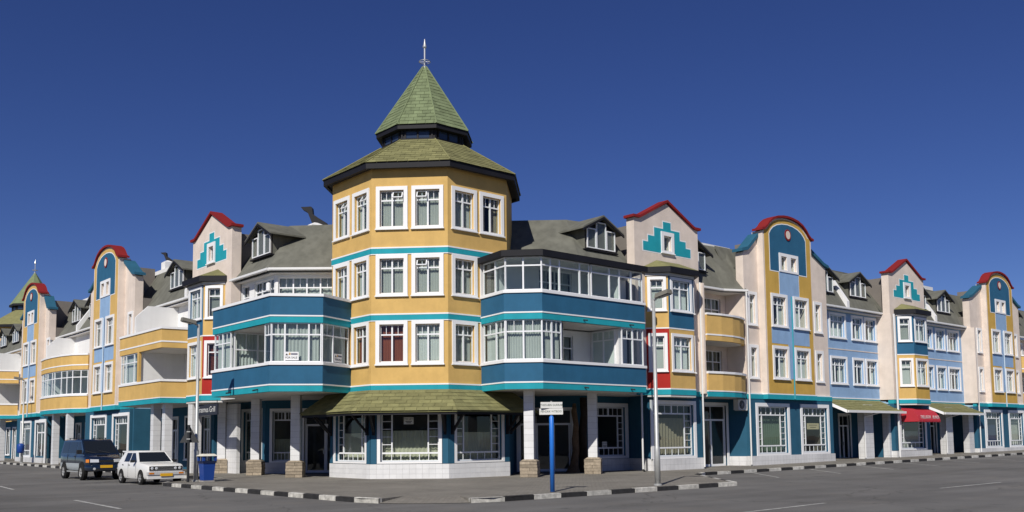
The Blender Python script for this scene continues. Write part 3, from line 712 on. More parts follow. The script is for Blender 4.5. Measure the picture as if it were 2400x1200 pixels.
def gable_house(fr, name, label, colors, depth=0.8, hw=2.5, gf='shop', gfu=None):
    g0, g1 = gfu or (-hw, hw)
    """gabled front with a two-storey bay. colors: ((upper_left,upper_front,upper_right),(lower...))"""
    T = thing(name, label, 'building', fr.P(0, 0, 0), group='houses with a pointed gable and bay window')
    b = 0.98; d = depth; bs = b + d
    poly = [(-bs, 0), (-b, d), (b, d), (bs, 0)]
    pw = [fr.P(u, w, 0)[:2] for u, w in poly]
    Z1 = (3.98, 7.0); Z2 = (7.0, 9.62)
    F1 = (4.88, 6.76); F2 = (7.88, 9.7 - .02)
    for k in range(3):
        f, ln = frame2(pw[k], pw[k + 1])
        ww = (0.10, ln - 0.10) if k != 1 else (0.14, ln - 0.14)
        for (z0, z1), F, ci in ((Z1, F1, 1), (Z2, F2, 0)):
            win = (ww[0], ww[1], F[0], min(F[1], z1 - .04))
            wall(T, f, 0, ln, z0, z1, -0.14, 0, [op(win, .15)], colors[ci][k], 'bay_wall')
            window(T, f, win, w=0, s=.15, cols=2 if k == 1 else 1, deep=.1, curt='full', cmat=colors[2] if len(colors) > 2 and ci == 1 and k == 2 else random.choice((BLW, BLN, BLW)))
    band(T, pw, [('white_line', TRM, 6.98, 7.04, .012)], th=.05)
    band(T, pw, [('teal_course', TEA, 3.72, 3.98, .03), ('white_line', TRM, 3.98, 4.04, .02)], th=.1)
    MB().prism([p for p in pw], 3.62, 3.73).build('bay_floor', SOF, T)
    # little hipped roof over the bay
    ov = 0.3; po = [(-bs - ov * .7, 0.02), (-b - ov * .5, d + ov), (b + ov * .5, d + ov), (bs + ov * .7, 0.02)]
    pq = [fr.P(u, w, 0)[:2] for u, w in po]
    band(T, pw, [('eave_board', SOF, 9.62, 9.76, .06)], th=.12)
    mb = MB(); mb.prism(pq, 9.76, 10.04).build('bay_fascia', BLK, T)
    ap = [(-0.85, .02), (0.85, .02)]; mb = MB()
    pts = [fr.P(u, w, 10.045) for u, w in po]; A = fr.P(-.9, 0.03, 10.52); B_ = fr.P(.9, 0.03, 10.52)
    mb.v = pts + [A, B_]; mb.f = [(0, 1, 4), (1, 2, 5, 4), (2, 3, 5)]; mb.build('bay_roof', SHG, T)
    # wall and gable
    gw = (-0.5, 0.5, 10.98, 12.06)
    wall(T, fr, -hw, -bs, 3.98, 10.0, -0.5, 0, [], CRM); wall(T, fr, bs, hw, 3.98, 10.0, -0.5, 0, [], CRM)
    MB().box(fr, -bs, bs, -.5, -.02, 9.62, 10.0).build('wall', CRM, T)
    wall(T, fr, -hw, hw, 10.0, 12.4, -0.5, 0, [op(gw, .2)], CRM, 'gable_wall')
    out = [(-hw, 12.4), (hw, 12.4), (hw, 12.5), (hw - .45, 12.56), (0, 13.55), (-hw + .45, 12.56), (-hw, 12.5)]
    MB().ext(fr, out, -0.5, 0).build('gable_wall', CRM, T)
    cl = [(hw + .16, 12.5), (hw - .32, 12.5), (hw - .5, 12.58), (0, 13.61), (-hw + .5, 12.58), (-hw + .32, 12.5), (-hw - .16, 12.5)]
    cp = MB()
    for (u0, z0), (u1, z1) in zip(cl, cl[1:]):
        cp.hexa([fr.P(u0, .12, z0), fr.P(u1, .12, z1), fr.P(u1, -.54, z1), fr.P(u0, -.54, z0)], [fr.P(u0, .12, z0 + .13), fr.P(u1, .12, z1 + .13), fr.P(u1, -.54, z1 + .13), fr.P(u0, -.54, z0 + .13)])
    bm_fix(cp.build('coping', COP, T))
    st = [(1.86, 10.94, 11.4), (1.48, 11.4, 11.74), (1.0, 11.74, 12.2), (0.3, 12.2, 12.58)]
    def steps(g): 
        r = [(-st[0][0] - g, st[0][1] - g)]; r = [(st[0][0] + g, st[0][1] - g)]
        for h, z0, z1 in st: r += [(h + g, z1 + g)] if h == st[-1][0] else [(h + g, z1 + g), (0, 0)]
        out = [(st[0][0] + g, st[0][1] - g)]
        for i, (h, z0, z1) in enumerate(st):
            out.append((h + g, z1 + g))
            if i < 3: out.append((st[i + 1][0] + g, z1 + g))
        return out + [(-u, z) for u, z in reversed(out)]
    def notch(pl): return pl
    for g, y, mt, nm in ((0.055, .006, TRM, 'white_outline'), (0, .012, TEA, 'stepped_panel')):
        full = steps(g); ub = .3
        # cut the window opening out of the stepped panel: two side pieces and the cap above the window
        a, b_, c, d_ = op(gw, .2)
        mbp = MB()
        for i, (h, z0, z1) in enumerate(st):
            zz0 = z0 - (g if i == 0 else -g); zz1 = z1 + g
            hl = h + g
            if i < 3:
                lo = min(zz1, d_)
                if lo > zz0:
                    mbp.box(fr, -hl, a, 0.001, y, zz0, lo); mbp.box(fr, b_, hl, .001, y, zz0, lo)
                if zz1 > d_: mbp.box(fr, -hl, hl, .001, y, max(zz0, d_), zz1)
            else: mbp.box(fr, -hl, hl, .001, y, zz0, zz1)
        mbp.build(nm, mt, T)
    window(T, fr, gw, w=.012, s=.2, cols=1, trans=None, curt='split')
    # ground floor
    if gf == 'shop':
        G = (-1.6, 1.95, .58, 3.48)
        wall(T, fr, g0, g1, .58, 3.72, -.4, -.02, [op(G, .2)], NAV, 'shop_wall'); shopwin(T, fr, G, w=-.02, left=False, back=CBE, backz=.75)
    elif gf == 'awn':
        G = (-1.9, 1.9, .6, 3.3)
        wall(T, fr, g0, g1, .6, 3.72, -.4, -.02, [op(G, .2)], NAV, 'shop_wall'); shopwin(T, fr, G, w=-.02, back=BLN, backz=.5)
    else:
        G = (-1.7, -0.5, .58, 3.1)
        MB().box(fr, -2.3, -1.9, -1.5, -1.1, 0, 3.7).build('blue_pillar', NAV, T)
    if gf != 'open': MB().box(fr, g0, g1, -.3, .05, -.3, .58).build('plinth', TILM, T)
    band(T, [fr.P(-hw, 0, 0)[:2], fr.P(-bs, 0, 0)[:2]], [('teal_course', TEA, 3.72, 3.98, .03), ('white_line', TRM, 3.98, 4.04, .02)], th=.4)
    band(T, [fr.P(bs, 0, 0)[:2], fr.P(hw, 0, 0)[:2]], [('teal_course', TEA, 3.72, 3.98, .03), ('white_line', TRM, 3.98, 4.04, .02)], th=.4)
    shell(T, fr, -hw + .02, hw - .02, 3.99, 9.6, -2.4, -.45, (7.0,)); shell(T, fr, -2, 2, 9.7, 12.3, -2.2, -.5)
    if gf != 'open' and not gfu: MB().box(fr, g0, g0 + .015, -2.6, -.405, 0, 3.7).build('side_wall', NAV, T)
    if gf != 'open': shell(T, fr, g0 + (.75 if gfu else .02), g1 - .02, 0.02, 3.7, -3, -.41)
    return T
def tilecolumn(T, x, y, z0=0.0, z1=3.72, h=0.21, base=True, rot=0.0):
    """square column clad in white tiles on a split-stone base"""
    f = Fr((x, y), (cos(rot), sin(rot)))
    C = MB().box(f, -h + .008, h - .008, -h + .008, h - .008, z0, z1).build('column', GRT, T)
    zb = z0 + (0.72 if base else 0.02); n = round((z1 - zb) / .285); th = (z1 - zb) / n
    for k in range(n):
        for q in range(4):
            a = rot + q * pi / 2; g = Fr((x, y), (cos(a), sin(a)))
            ubox('tile', TIL, g, -h + .006, h - .006, h - .012, h, zb + k * th + .004, zb + (k + 1) * th - .004, C)
    if base:
        H = .36
        for k in range(5):
            z = z0 + .135 * k; o = random.uniform(-.07, .07) 
            for s in (-1, 1):   # two stones to a course, joint wandering
                e = random.uniform(0, .03)
                u0, u1 = (-H - e, o - .008) if s < 0 else (o + .008, H + e)
                mb = MB(); mb.box(f if k % 2 else Fr((x, y), (-sin(rot), cos(rot))), u0, u1, -H - random.uniform(0, .02), H + random.uniform(0, .02), z + .006, z + .13 if k < 4 else z + .125)
                mb.build('stone', STN, C)
        b = [f.P(-H, H, z0 + .68), f.P(H, H, z0 + .68), f.P(H, -H, z0 + .68), f.P(-H, -H, z0 + .68)]
        t = [f.P(-h - .04, h + .04, z0 + .76), f.P(h + .04, h + .04, z0 + .76), f.P(h + .04, -h - .04, z0 + .76), f.P(-h - .04, -h - .04, z0 + .76)]
        MB().hexa(b, t).build('stone_cap', STN, C)
    return C

# ================================================================ corner tower
TC = (25.55, 35.88); TS = 3.355
def ov(c, s, k):   # vertex k of an octagon; vertices k,k+1 bound the face whose normal is 225+45k deg
    R = s / (2 * sin(pi / 8)); t = radians(225 - 22.5 + 45 * k); return (c[0] + R * cos(t), c[1] + R * sin(t))
def oface(c, s, k): return frame2(ov(c, s, k), ov(c, s, k + 1))
def octo_roofs(T, c, zs=0.0, detail=True):
    """eaves, lower roof, lantern, spire and finial shared by both octagonal towers"""
    R_ = lambda s, z: [(*ov(c, s, k), z + zs) for k in range(8)]
    def ring(s0, z0, s1, z1, name, mat):
        a, b = R_(s0, z0), R_(s1, z1); mb = MB()
        for k in range(8): mb.quad(a[k], a[(k + 1) % 8], b[(k + 1) % 8], b[k])
        return mb.build(name, mat, T)
    mb = MB(); a, b, a2, b2 = R_(3.68, 13.40), R_(3.68, 13.66), R_(3.56, 13.40), R_(3.56, 13.62)
    for k in range(8):
        j = (k + 1) % 8; mb.hexa([a[k], a[j], a2[j], a2[k]], [b[k], b[j], b2[j], b2[k]])
    mb.build('eave_fascia', BLK, T)
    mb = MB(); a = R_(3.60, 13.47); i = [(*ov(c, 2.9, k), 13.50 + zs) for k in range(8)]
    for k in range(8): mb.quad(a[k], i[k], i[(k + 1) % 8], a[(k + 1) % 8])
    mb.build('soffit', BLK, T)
    lr = ring(3.66, 13.645, 1.58, 15.44, 'lower_roof', SHG)
    vis = (7, 0, 1, 2)
    if detail:
        for k in range(8):
            p = lambda s, z, k_: (*ov(c, s, k_), z + zs)
            shingles(lr, p(3.72, 13.66, k), p(3.72, 13.66, k + 1), p(1.60, 15.45, k), p(1.60, 15.45, k + 1), 11, .46, SHG, objs=k in vis)
    # lantern
    ln = ring(1.56, 15.40, 1.56, 15.96, 'lantern', BLK)
    for k in range(8):
        f, l = oface(c, 1.56, k)
        for q in (0.22, 0.80):
            ubox('lantern_window', plain('lantern_glass', (0.03, 0.045, 0.08), .08), f, q, q + .5, .0, .012, 15.54 + zs, 15.88 + zs, ln)
        for q in (0.0, 0.155, 0.74, l - .155): ubox('lantern_post', BLK, f, q, q + .07, 0.0, .05, 15.42 + zs, 15.94 + zs, ln)
        ubox('lantern_sill', BLK, f, 0, l, 0.0, .04, 15.46 + zs, 15.52 + zs, ln)
    mb = MB(); a, b, i = R_(1.80, 15.90), R_(1.80, 16.12), R_(1.5, 15.92)
    for k in range(8):
        j = (k + 1) % 8; mb.quad(a[k], a[j], b[j], b[k]); mb.quad(a[k], i[k], i[j], a[j]); mb.quad(b[k], b[j], R_(1.5, 16.1)[j], R_(1.5, 16.1)[k])
    mb.build('spire_fascia', BLK, T)
    sp = ring(1.79, 16.10, 0.05, 19.68, 'spire_roof', SHG2)
    if detail:
        for k in range(8):
            p = lambda s, z, k_: (*ov(c, s, k_), z + zs)
            shingles(sp, p(1.83, 16.10, k), p(1.83, 16.10, k + 1), p(.07, 19.64, k), p(.07, 19.64, k + 1), 18, .40, SHG2, objs=k in vis)
            A = Vector(p(1.84, 16.12, k)); B_ = Vector(p(.08, 19.68, k)); MB().tube(A, B_, .035, n=6).build('hip_tile', SHG2, sp)
            A = Vector(p(3.72, 13.69, k)); B_ = Vector(p(1.62, 15.46, k)); MB().tube(A, B_, .035, n=6).build('hip_tile', SHG, lr)
    z = zs
    fi = MB().lathe(c, [(.11, 19.6 + z), (.11, 19.72 + z), (.045, 19.74 + z), (.045, 20.62 + z), (.09, 20.66 + z), (.10, 20.72 + z), (.06, 20.85 + z), (.012, 21.1 + z)], 10).build('finial', SIL, T)
    mb = MB()
    for k in range(20):
        t0, t1 = 2 * pi * k / 20, 2 * pi * (k + 1) / 20
        mb.tube((c[0] + .27 * cos(t0), c[1] + .27 * sin(t0), 19.95 + z), (c[0] + .27 * cos(t1), c[1] + .27 * sin(t1), 19.95 + z), .022, n=6, cap=False)
    for k in range(4):
        t = radians(45 + 90 * k); mb.tube((c[0], c[1], 19.95 + z), (c[0] + .27 * cos(t), c[1] + .27 * sin(t), 19.95 + z), .018, n=6)
    mb.build('finial_ring', SIL, fi)

CT = thing('corner_tower', 'yellow octagonal corner tower with stacked green shingle roofs and spire', 'tower', (TC[0], TC[1], 0))
LV = ((4.88, 6.78), (7.86, 9.66), (10.80, 12.68))
for k in range(8):
    f, l = oface(TC, TS, k)
    if k in (7, 0, 1):
        wins = [(a, b, *z) for z in LV for a, b in ((0.20, 1.60), (1.77, 3.17))]
        if k == 7: wins = [(a, b, *z) for z in LV for a, b in ((0.16, 1.56), (1.80, 3.20))]
        wall(CT, f, 0, l, 3.98, 13.6, -0.3, 0, [op(w) for w in wins], YEL)
        for i, w in enumerate(wins):
            fl = i // 2; kw = dict(curt='full', cmat=BLN)
            if fl == 0 and k in (7, 0) and i == 0: kw = dict(curt='full', cmat=CBR)
            if fl == 0 and k == 7 and i == 1: kw = dict(curt='split', cmat=CBR)
            if fl == 0 and k == 0 and i == 1: kw = dict(curt='full', cmat=BLW)
            if fl == 0 and k == 1: kw = dict(curt='full', cmat=BLN)
            if fl == 2 and k == 1 and i == 5: kw = dict(curt='split', cmat=CBE)
            v = ()
            if fl == 2: v = {7: ((1,), (1,)), 0: ((1,), (0,)), 1: ((), ())}[k][i % 2]
            if fl == 1 and k == 0 and i == 3: v = (0,)
            window(CT, f, w, vents=v, **kw)
        G = (0.28, l - .28, .64, 2.96)
        wall(CT, f, 0, l, .62, 3.72, -0.3, 0, [op(G, .14)], NAV, 'shop_wall')
        sw = shopwin(CT, f, G, s=.14, top=False, nb=6, back=PAP, backz=.64 if k == 0 else .60)
        # tiled plinth, every tile its own piece
        P_ = MB().box(f, 0, l, -.25, .048, -.25, .615).build('plinth', GRT, CT)
        n = 12; tw = (l + .04) / n
        for r in range(3):
            for q in range(n): ubox('tile', TIL, f, -.02 + q * tw + .003, -.02 + (q + 1) * tw - .003, .04, .06, -.01 + r * .21 + .003, -.01 + (r + 1) * .21 - .003, P_)
        for q0, q1 in ((0.0, .27), (l - .27, l)):
            ubox('corner_pilaster', NAV, f, q0 + .01, q1, 0.0, .05, .63, 3.70, CT)
    else:
        wall(CT, f, 0, l, 3.98, 13.6, -0.3, 0, [], YEL); wall(CT, f, 0, l, 0.0, 3.72, -0.3, 0, [], NAV, 'shop_wall')
tp = [ov(TC, TS, k) for k in range(9)]
band(CT, tp, [('teal_course', TEA, 3.72, 3.98, .035), ('white_line', TRM, 3.98, 4.04, .045), ('white_line', TRM, 6.75, 6.79, .03), ('teal_course', TEA, 6.79, 7.02, .035), ('white_line', TRM, 7.02, 7.08, .045),
              ('white_line', TRM, 9.66, 9.70, .03), ('teal_course', TEA, 9.70, 9.93, .035), ('white_line', TRM, 9.93, 9.99, .045)], th=.1)
mb = MB()
for z in (3.72, 7.0, 9.95, 13.4): mb.v += [(p[0], p[1], z) for p in [ov(TC, TS - .2, k) for k in range(8)]]; n = len(mb.v); mb.f.append(tuple(range(n - 8, n)))
mb.build('storey_floor', INT, CT)
core = MB(); core.prism([ov(TC, 1.5, k) for k in range(8)], 0, 13.4); core.build('stair_core', INT, CT)
octo_roofs(CT, TC)
# canopy over the shop
def canopy(T, c, s0, z0, s1, z1):
    mb = MB()
    for k in (6, 7, 0, 1, 2):
        a, b, d, e = (*ov(c, s0, k), z0), (*ov(c, s0, k + 1), z0), (*ov(c, s1, k + 1), z1), (*ov(c, s1, k), z1)
        mb.quad(a, b, d, e); lo = lambda p: (p[0], p[1], p[2] - .06); mb.quad(lo(e), lo(d), lo(b), lo(a)); mb.quad(lo(a), lo(b), b, a)
    cn = mb.build('canopy', SHG, T)
    for k in (6, 7, 0, 1, 2):
        p = lambda s, z, kk: (*ov(c, s, kk), z)
        shingles(cn, p(s0 + .04, z0, k), p(s0 + .04, z0, k + 1), p(s1, z1, k), p(s1, z1, k + 1), 6, .50, SHG, objs=k in (7, 0, 1))
        f, l = frame2(ov(c, s0, k), ov(c, s0, k + 1)); ubox('canopy_fascia', BLK, f, .02, l - .02, -.1, -.05, z0 - .16, z0 - .02, cn)
    for k in (7, 0, 1, 2, 3):   # timber brackets at the corners of the octagon
        if k == 3: continue
        for kk, sd in ((k - 1, 1), (k, -1)):
            f, l = oface(c, TS, kk); u = l - .14 if sd > 0 else .14
            mb = MB(); mb.box(f, u - .06, u + .06, 0.051, .16, 1.85, 3.35)
            P0, P1 = f.P(u, .14, 2.0), f.P(u + sd * -0.0, .98, 2.86)
            mb.tube(P0, P1, .065, n=4); mb.box(f, u - .05, u + .05, .16, 1.05, 2.80, 2.9)
            mb.build('bracket', BLK, cn)
canopy(CT, TC, 4.40, 2.84, 3.44, 3.77)
f0, l0 = oface(TC, TS, 0)
def letsign(fr, u, w, z, wd, ht, label, lines, nm='window_notice', mat=None, bars=((-.03, .28), (-.09, .2))):
    T = thing(nm, label, 'sign', fr.P(u, w, z))
    MB().box(fr, u - wd / 2, u + wd / 2, w - .006, w + .002, z - ht / 2, z + ht / 2).build('board', mat or SGN, T)
    for dz, bw in bars: MB().box(fr, u - bw / 2, u + bw / 2, w + .002, w + .004, z + dz - .014, z + dz + .014).build('printed_line', INK, T)
    for t, dz, s, m_ in lines: text(T, t, fr, u, w + .004, z + dz, s, m_)
    return T
letsign(f0, 1.62, -.10, 2.46, .42, .30, 'white TO LET notice in the middle window of the corner tower shop', (('TO LET', .075, .115, INK),))

# ================================================================ right blue balcony block
def glaz(T, p, q, z0, z1, cols, trans=.3, curt='full', u0=0.0, u1=None, cmat=BLN, fan=2, deep=.10, colfr=None):
    f, l = frame2(p, q); u1 = l if u1 is None else u1
    return window(T, f, (u0, u1, z0, z1), w=0, s=0, cols=cols, trans=trans, curt=curt, cmat=cmat, fan=fan, deep=deep, colfr=colfr)
BR = thing('balcony_house', 'blue banded balcony block with glazed upper floor right of the corner tower', 'building', (29, 30.5, 0), group='blue banded balcony blocks')
pr = [(25.62, 31.75), (25.30, 29.80), (26.44, 28.65), (32.95, 28.65), (33.5, 30.3)]
PAR = lambda z: [('teal_course', TEA, z, z + .26, .0), ('white_line', TRM, z + .26, z + .32, .02), ('parapet', BLU, z + .32, z + 1.12, .0), ('coping', TRM, z + 1.12, z + 1.24, .05)]
band(BR, pr, PAR(3.72), th=.18); band(BR, pr, PAR(6.68), th=.18)
bk = [(34.0, 30.6), (34.0, 32.6), (27.5, 32.6)]
soffit(BR, pr, [(35.3, 30.3), (36.2, 33.2), (30, 36), (26.9, 33.5)], 3.86); soffit(BR, pr, bk, 6.82); soffit(BR, pr, bk, 9.5, SOF)
band(BR, pr, [('roof_fascia', BLK, 9.36, 9.62, .16)], th=.3)
mb = MB(); pts = [(26.0, 31.9, 9.63), (25.2, 29.72, 9.63), (26.36, 28.5, 9.63), (33.1, 28.5, 9.63), (33.7, 30.6, 9.8), (30.4, 30.6, 9.95), (27.6, 32.6, 9.95)]
mb.v = pts; mb.f = [tuple(range(7))]; mb.build('balcony_roof', ROO, BR)
# level 2 glazing
for a, b, kw in ((pr[0], pr[1], dict(cols=2, colfr=[0, .55, 1], u0=.1)), (pr[1], pr[2], dict(cols=2, u0=.03))):
    glaz(BR, a, b, 7.92, 9.36, trans=.26, curt='none', fan=1, **kw)
fq, lq = frame2(pr[2], pr[3])
for u0, u1, cf in ((.05, 2.95, [0, .17, .36, .80, 1]), (3.05, 6.48, [0, .34, .54, .78, 1])):
    window(BR, fq, (u0, u1, 7.92, 9.36), w=0, s=0, colfr=cf, trans=.24, curt='none', fan=1, deep=.1)
# level 1 glazing
for a, b, kw in ((pr[0], pr[1], dict(cols=2, colfr=[0, .58, 1], u0=.1)), (pr[1], pr[2], dict(cols=2))):
    glaz(BR, a, b, 4.96, 6.68, trans=.3, **kw)
window(BR, fq, (.03, 1.18, 4.96, 6.68), w=0, s=0, cols=2, trans=.3, curt='full', cmat=BLN, deep=.1)
window(BR, fq, (4.98, 6.46, 4.96, 6.68), w=0, s=0, cols=2, trans=.3, curt='none', deep=.1)
fs = Fr((27.66, 28.8), (0, 1)); window(BR, Fr((27.64, 30.7), (0, -1)), (0.0, 1.9, 4.96, 6.68), w=0, s=0, cols=2, trans=.3, curt='full', cmat=BLN, deep=.05)
fb = Fr((27.0, 30.75), (1, 0))
for z in (3.87, 6.83):
    W2 = [(1.2, 3.3, z + .1, z + 2.5)]
    wall(BR, fb, -1.2, 7.0, z, z + 2.75, -.2, 0, [W2[0]], WHT); window(BR, fb, W2[0], w=0, s=0, cols=2, trans=.24, curt='split', deep=.1)
    shell(BR, fb, -1.1, 6.9, z, z + 2.7, -1.9, -.2)
for z in (3.87, 6.83):   # end partition facing the tower
    MB().abox(31.45, 31.6, 28.95, 30.74, z, z + 2.75).build('partition_wall', WHT, BR)
fp = Fr((31.45, 30.7), (0, -1)); 
window(BR, fp, (.1, 1.55, 4.9, 6.6), w=.02, s=0, cols=2, trans=.26, curt='full', cmat=BLN, deep=.0)
# ground floor: recessed entrance
gA, lA = frame2((29.7, 34.9), (32.7, 32.3)); gB, lB = frame2((32.7, 32.3), (35.75, 32.3)); gC, lC = frame2((35.75, 32.3), (35.1, 30.45))
wall(BR, gA, 0, lA, 0, 3.72, -.25, 0, [(.5, 3.3, 0.02, 3.15)], NAV, 'entrance_wall'); door(BR, gA, (.5, 3.3, .03, 3.15), w=0, leaves=3, s=.08)
Gw = (.35, 2.95, .62, 3.38)
wall(BR, gB, 0, lB, .6, 3.72, -.25, 0, [op(Gw, .2)], NAV, 'shop_wall'); shopwin(BR, gB, Gw, left=False, back=None)
wall(BR, gC, 0, lC, .6, 3.72, -.25, 0, [], NAV, 'side_wall')
for g_, l_ in ((gB, lB), (gC, lC)): MB().box(g_, 0, l_, -.2, .06, -.2, .6).build('plinth', TILM, BR)
shell(BR, gB, -.2, lB + .2, .02, 3.7, -2.5, -.26); shell(BR, gA, -.2, lA, .02, 3.7, -1.8, -.26)
for x, y in ((26.85, 30.0), (31.0, 30.25)): tilecolumn(BR, x, y, rot=radians(38))
pipe(BR, 34.15, 30.0, .1, 9.4)
MB().tube((34.15, 30.0, .1), (34.1, 29.86, .03), .05, n=8).build('pipe_shoe', DKM, BR)
for px in (28.9, 31.9):
    for z in (3.85, 6.81): MB().tube((px, 28.66, z), (px + .02, 28.42, z - .04), .03, n=8).build('drain_spout', DKM, BR)
letsign(gB, 1.35, -.12, 1.28, .34, .34, 'small white TO LET notice low in the shop window right of the entrance', (('TO LET', .08, .10, INK),))
# main roof over the block
E_ = [(26.9, 34.0, 9.9), (30.6, 30.5, 9.9), (34.35, 30.5, 9.9)]; Rg = [(29.8, 35.0, 12.55), (32.1, 32.9, 12.55), (34.35, 32.55, 12.55)]
roofslab(BR, E_, Rg)
dormer(BR, Fr((32.6, 31.1), (1, 0)), dep=1.6)
MB().prism([(29.8, 35.0), (32.1, 32.9), (34.35, 32.55), (39.2, 32.6), (39.2, 40), (33, 42)], 12.4, 12.5).build('flat_roof', ROO, BR)

# ================================================================ left blue balcony block
BL = thing('balcony_house', 'blue banded balcony block with open white terrace left of the corner tower', 'building', (20, 39, 0), group='blue banded balcony blocks')
pl = [(19.1, 42.55), (17.75, 42.05), (17.75, 36.15), (19.6, 34.98), (21.50, 35.85)]
band(BL, pl, PAR(3.72), th=.18); band(BL, pl, PAR(6.64), th=.18)
bk = [(21.6, 37.6), (23.0, 39.2), (21.8, 44.0), (20, 44.0)]
soffit(BL, pl, [(22.4, 37.6), (25.4, 41.0), (21.9, 44.8), (21.9, 49.1), (19.7, 49.1), (19.4, 43.2)], 3.86); soffit(BL, pl, bk, 6.78)
fl_, ll_ = frame2(pl[1], pl[2])
window(BL, fl_, (.08, 1.85, 4.96, 6.64), w=0, s=0, cols=2, trans=.3, curt='full', cmat=BLN, deep=.1)
window(BL, fl_, (5.25, 5.88, 4.96, 6.64), w=0, s=0, cols=1, trans=.3, curt='none', deep=.1)
wd1 = glaz(BL, pl[2], pl[3], 4.96, 6.64, 3, colfr=[0, .26, .74, 1], u0=.02)
wd2 = glaz(BL, pl[3], pl[4], 4.96, 6.64, 2, colfr=[0, .42, 1], u1=2.0)
fbl = Fr((20.3, 44.0), (0, -1))
W1 = (4.6, 5.7, 4.0, 6.5)
wall(BL, fbl, -.5, 6.2, 3.87, 6.64, -.2, 0, [W1], WHT); window(BL, fbl, W1, w=0, s=0, cols=1, trans=.24, curt='split', deep=.1)
shell(BL, fbl, -.4, 6.1, 3.87, 6.6, -1.8, -.2)
# glazed side partition (white blinds) facing the corner inside the open loggia
fpp = Fr((17.95, 40.15), (1, 0))
window(BL, fpp, (.02, 2.3, 4.0, 6.6), w=0, s=0, cols=2, trans=.3, curt='full', cmat=BLW, deep=.0)
MB().abox(19.9, 20.28, 40.16, 40.3, 3.88, 6.64).build('partition_wall', WHT, BL)
# level 2: white wall set back behind the terrace
t2 = [(20.15, 44.3), (20.15, 40.5), (22.9, 38.2)]
fa_, la_ = frame2(t2[0], t2[1]); fb_, lb_ = frame2(t2[1], t2[2])
wa = [(.1, .95, 7.3, 9.42), (1.5, 3.65, 7.6, 9.42)]; wb = [(.12, 3.45, 7.5, 9.42)]
wall(BL, fa_, 0, la_, 6.79, 9.6, -.2, 0, wa, WHT); wall(BL, fb_, 0, lb_, 6.79, 9.6, -.2, 0, wb, WHT)
window(BL, fa_, wa[0], w=0, s=0, cols=1, curt='full', cmat=CDB); window(BL, fa_, wa[1], w=0, s=0, cols=3, colfr=[0, .3, .75, 1], curt='full', cmat=CBE)
window(BL, fb_, wb[0], w=0, s=0, cols=5, trans=.26, curt='full', cmat=BLN)
shell(BL, fa_, .1, la_ - .1, 6.8, 9.55, -1.8, -.2); shell(BL, fb_, .1, lb_, 6.8, 9.55, -1.6, -.2)
MB().lathe((19.98, 40.9), [(.04, 8.75), (.12, 8.8), (.12, 9.15), (.04, 9.2)], 10).build('wall_lamp', FRM, BL)
E_ = [(19.7, 44.5, 9.72), (19.7, 40.3, 9.72), (22.6, 37.9, 9.72)]
roofslab(BL, E_, [(21.95, 45.4, 12.55), (21.95, 42.6, 12.55), (23.6, 40.9, 12.55)]); gutter(BL, E_)
MB().prism([(21.95, 45.4), (21.95, 42.6), (23.6, 40.9), (30, 41), (30, 52), (21.95, 52)], 12.4, 12.5).build('flat_roof', ROO, BL)
soffit(BL, [(19.75, 44.4), (19.75, 40.35), (22.6, 38.0)], [(23.2, 38.6), (21, 44.4)], 9.62, SOF, .05, 'eave_soffit')
dormer(BL, Fr((20.4, 42.45), (0, -1)), dep=1.6)
# ground floor recess
hA, mA = frame2((21.6, 49.0), (21.6, 44.4)); hB, mB = frame2((21.6, 44.4), (24.9, 41.1))
wA = [(.3, 1.55, .03, 3.3), (1.9, 4.3, .56, 3.35)]
wall(BL, hA, 0, mA, 0, 3.72, -.25, 0, [wA[0], op(wA[1], .16)], NAV, 'entrance_wall'); door(BL, hA, wA[0], w=0, leaves=1, s=.08); shopwin(BL, hA, wA[1], s=.16, left=False, back=PAP, backz=.5)
wB = [(.25, 1.75, .56, 3.3), (1.95, 4.35, .03, 3.3)]
wall(BL, hB, 0, mB, 0, 3.72, -.25, 0, [op(wB[0], .14), wB[1]], NAV, 'entrance_wall'); shopwin(BL, hB, wB[0], s=.14, left=False, right=False, back=PAP, backz=.45); door(BL, hB, wB[1], w=0, leaves=2, s=.1)
MB().box(hA, 1.9, mA, -.2, .06, -.2, .56).build('plinth', TILM, BL); MB().box(hB, 0, 1.8, -.2, .06, -.2, .56).build('plinth', TILM, BL)
shell(BL, hA, -.1, mA, .02, 3.7, -2, -.26); shell(BL, hB, 0, mB, .02, 3.7, -2, -.26)
for x, y in ((20.35, 38.7), (20.45, 43.0), (20.6, 47.3)): tilecolumn(BL, x, y, rot=radians(50))
for py in (37.2, 39.9):
    MB().tube((17.74, py, 3.85), (17.5, py, 3.8), .03, n=8).build('drain_spout', DKM, BL)
# estate agent boards inside the glazing
def saleboard(fr, u, w, z, label, wd=.62, ht=.36):
    T = thing('sale_board', label, 'sign', fr.P(u, w, z))
    MB().box(fr, u - wd / 2, u + wd / 2, w - .008, w, z - ht / 2, z + ht / 2).build('board', TRM, T)
    MB().ext(fr, [(u - .24, z + .03), (u - .13, z + .03), (u - .185, z + .12)], w, w + .004).build('emblem', INK, T)
    MB().ext(fr, [(u - .11, z + .05), (u - .03, z + .05), (u - .03, z + .13), (u - .08, z + .15)], w, w + .004).build('emblem', plain('emblem_gold', (.45, .25, .03), .6), T)
    text(T, 'FOR SALE', fr, u, w + .004, z - .07, .115, INK)
    MB().box(fr, u - .01, u + .26, w, w + .003, z + .05, z + .12).build('printed_line', plain('grey_ink', (.15, .15, .2), .7), T)
f1, l1 = frame2(pl[2], pl[3]); saleboard(f1, .88, -.06, 5.22, 'white FOR SALE board in the balcony glazing beside the wide blind')
f2, l2 = frame2(pl[3], pl[4]); saleboard(f2, 1.2, -.06, 5.22, 'white FOR SALE board in the shaded balcony glazing next to the tower', .55)
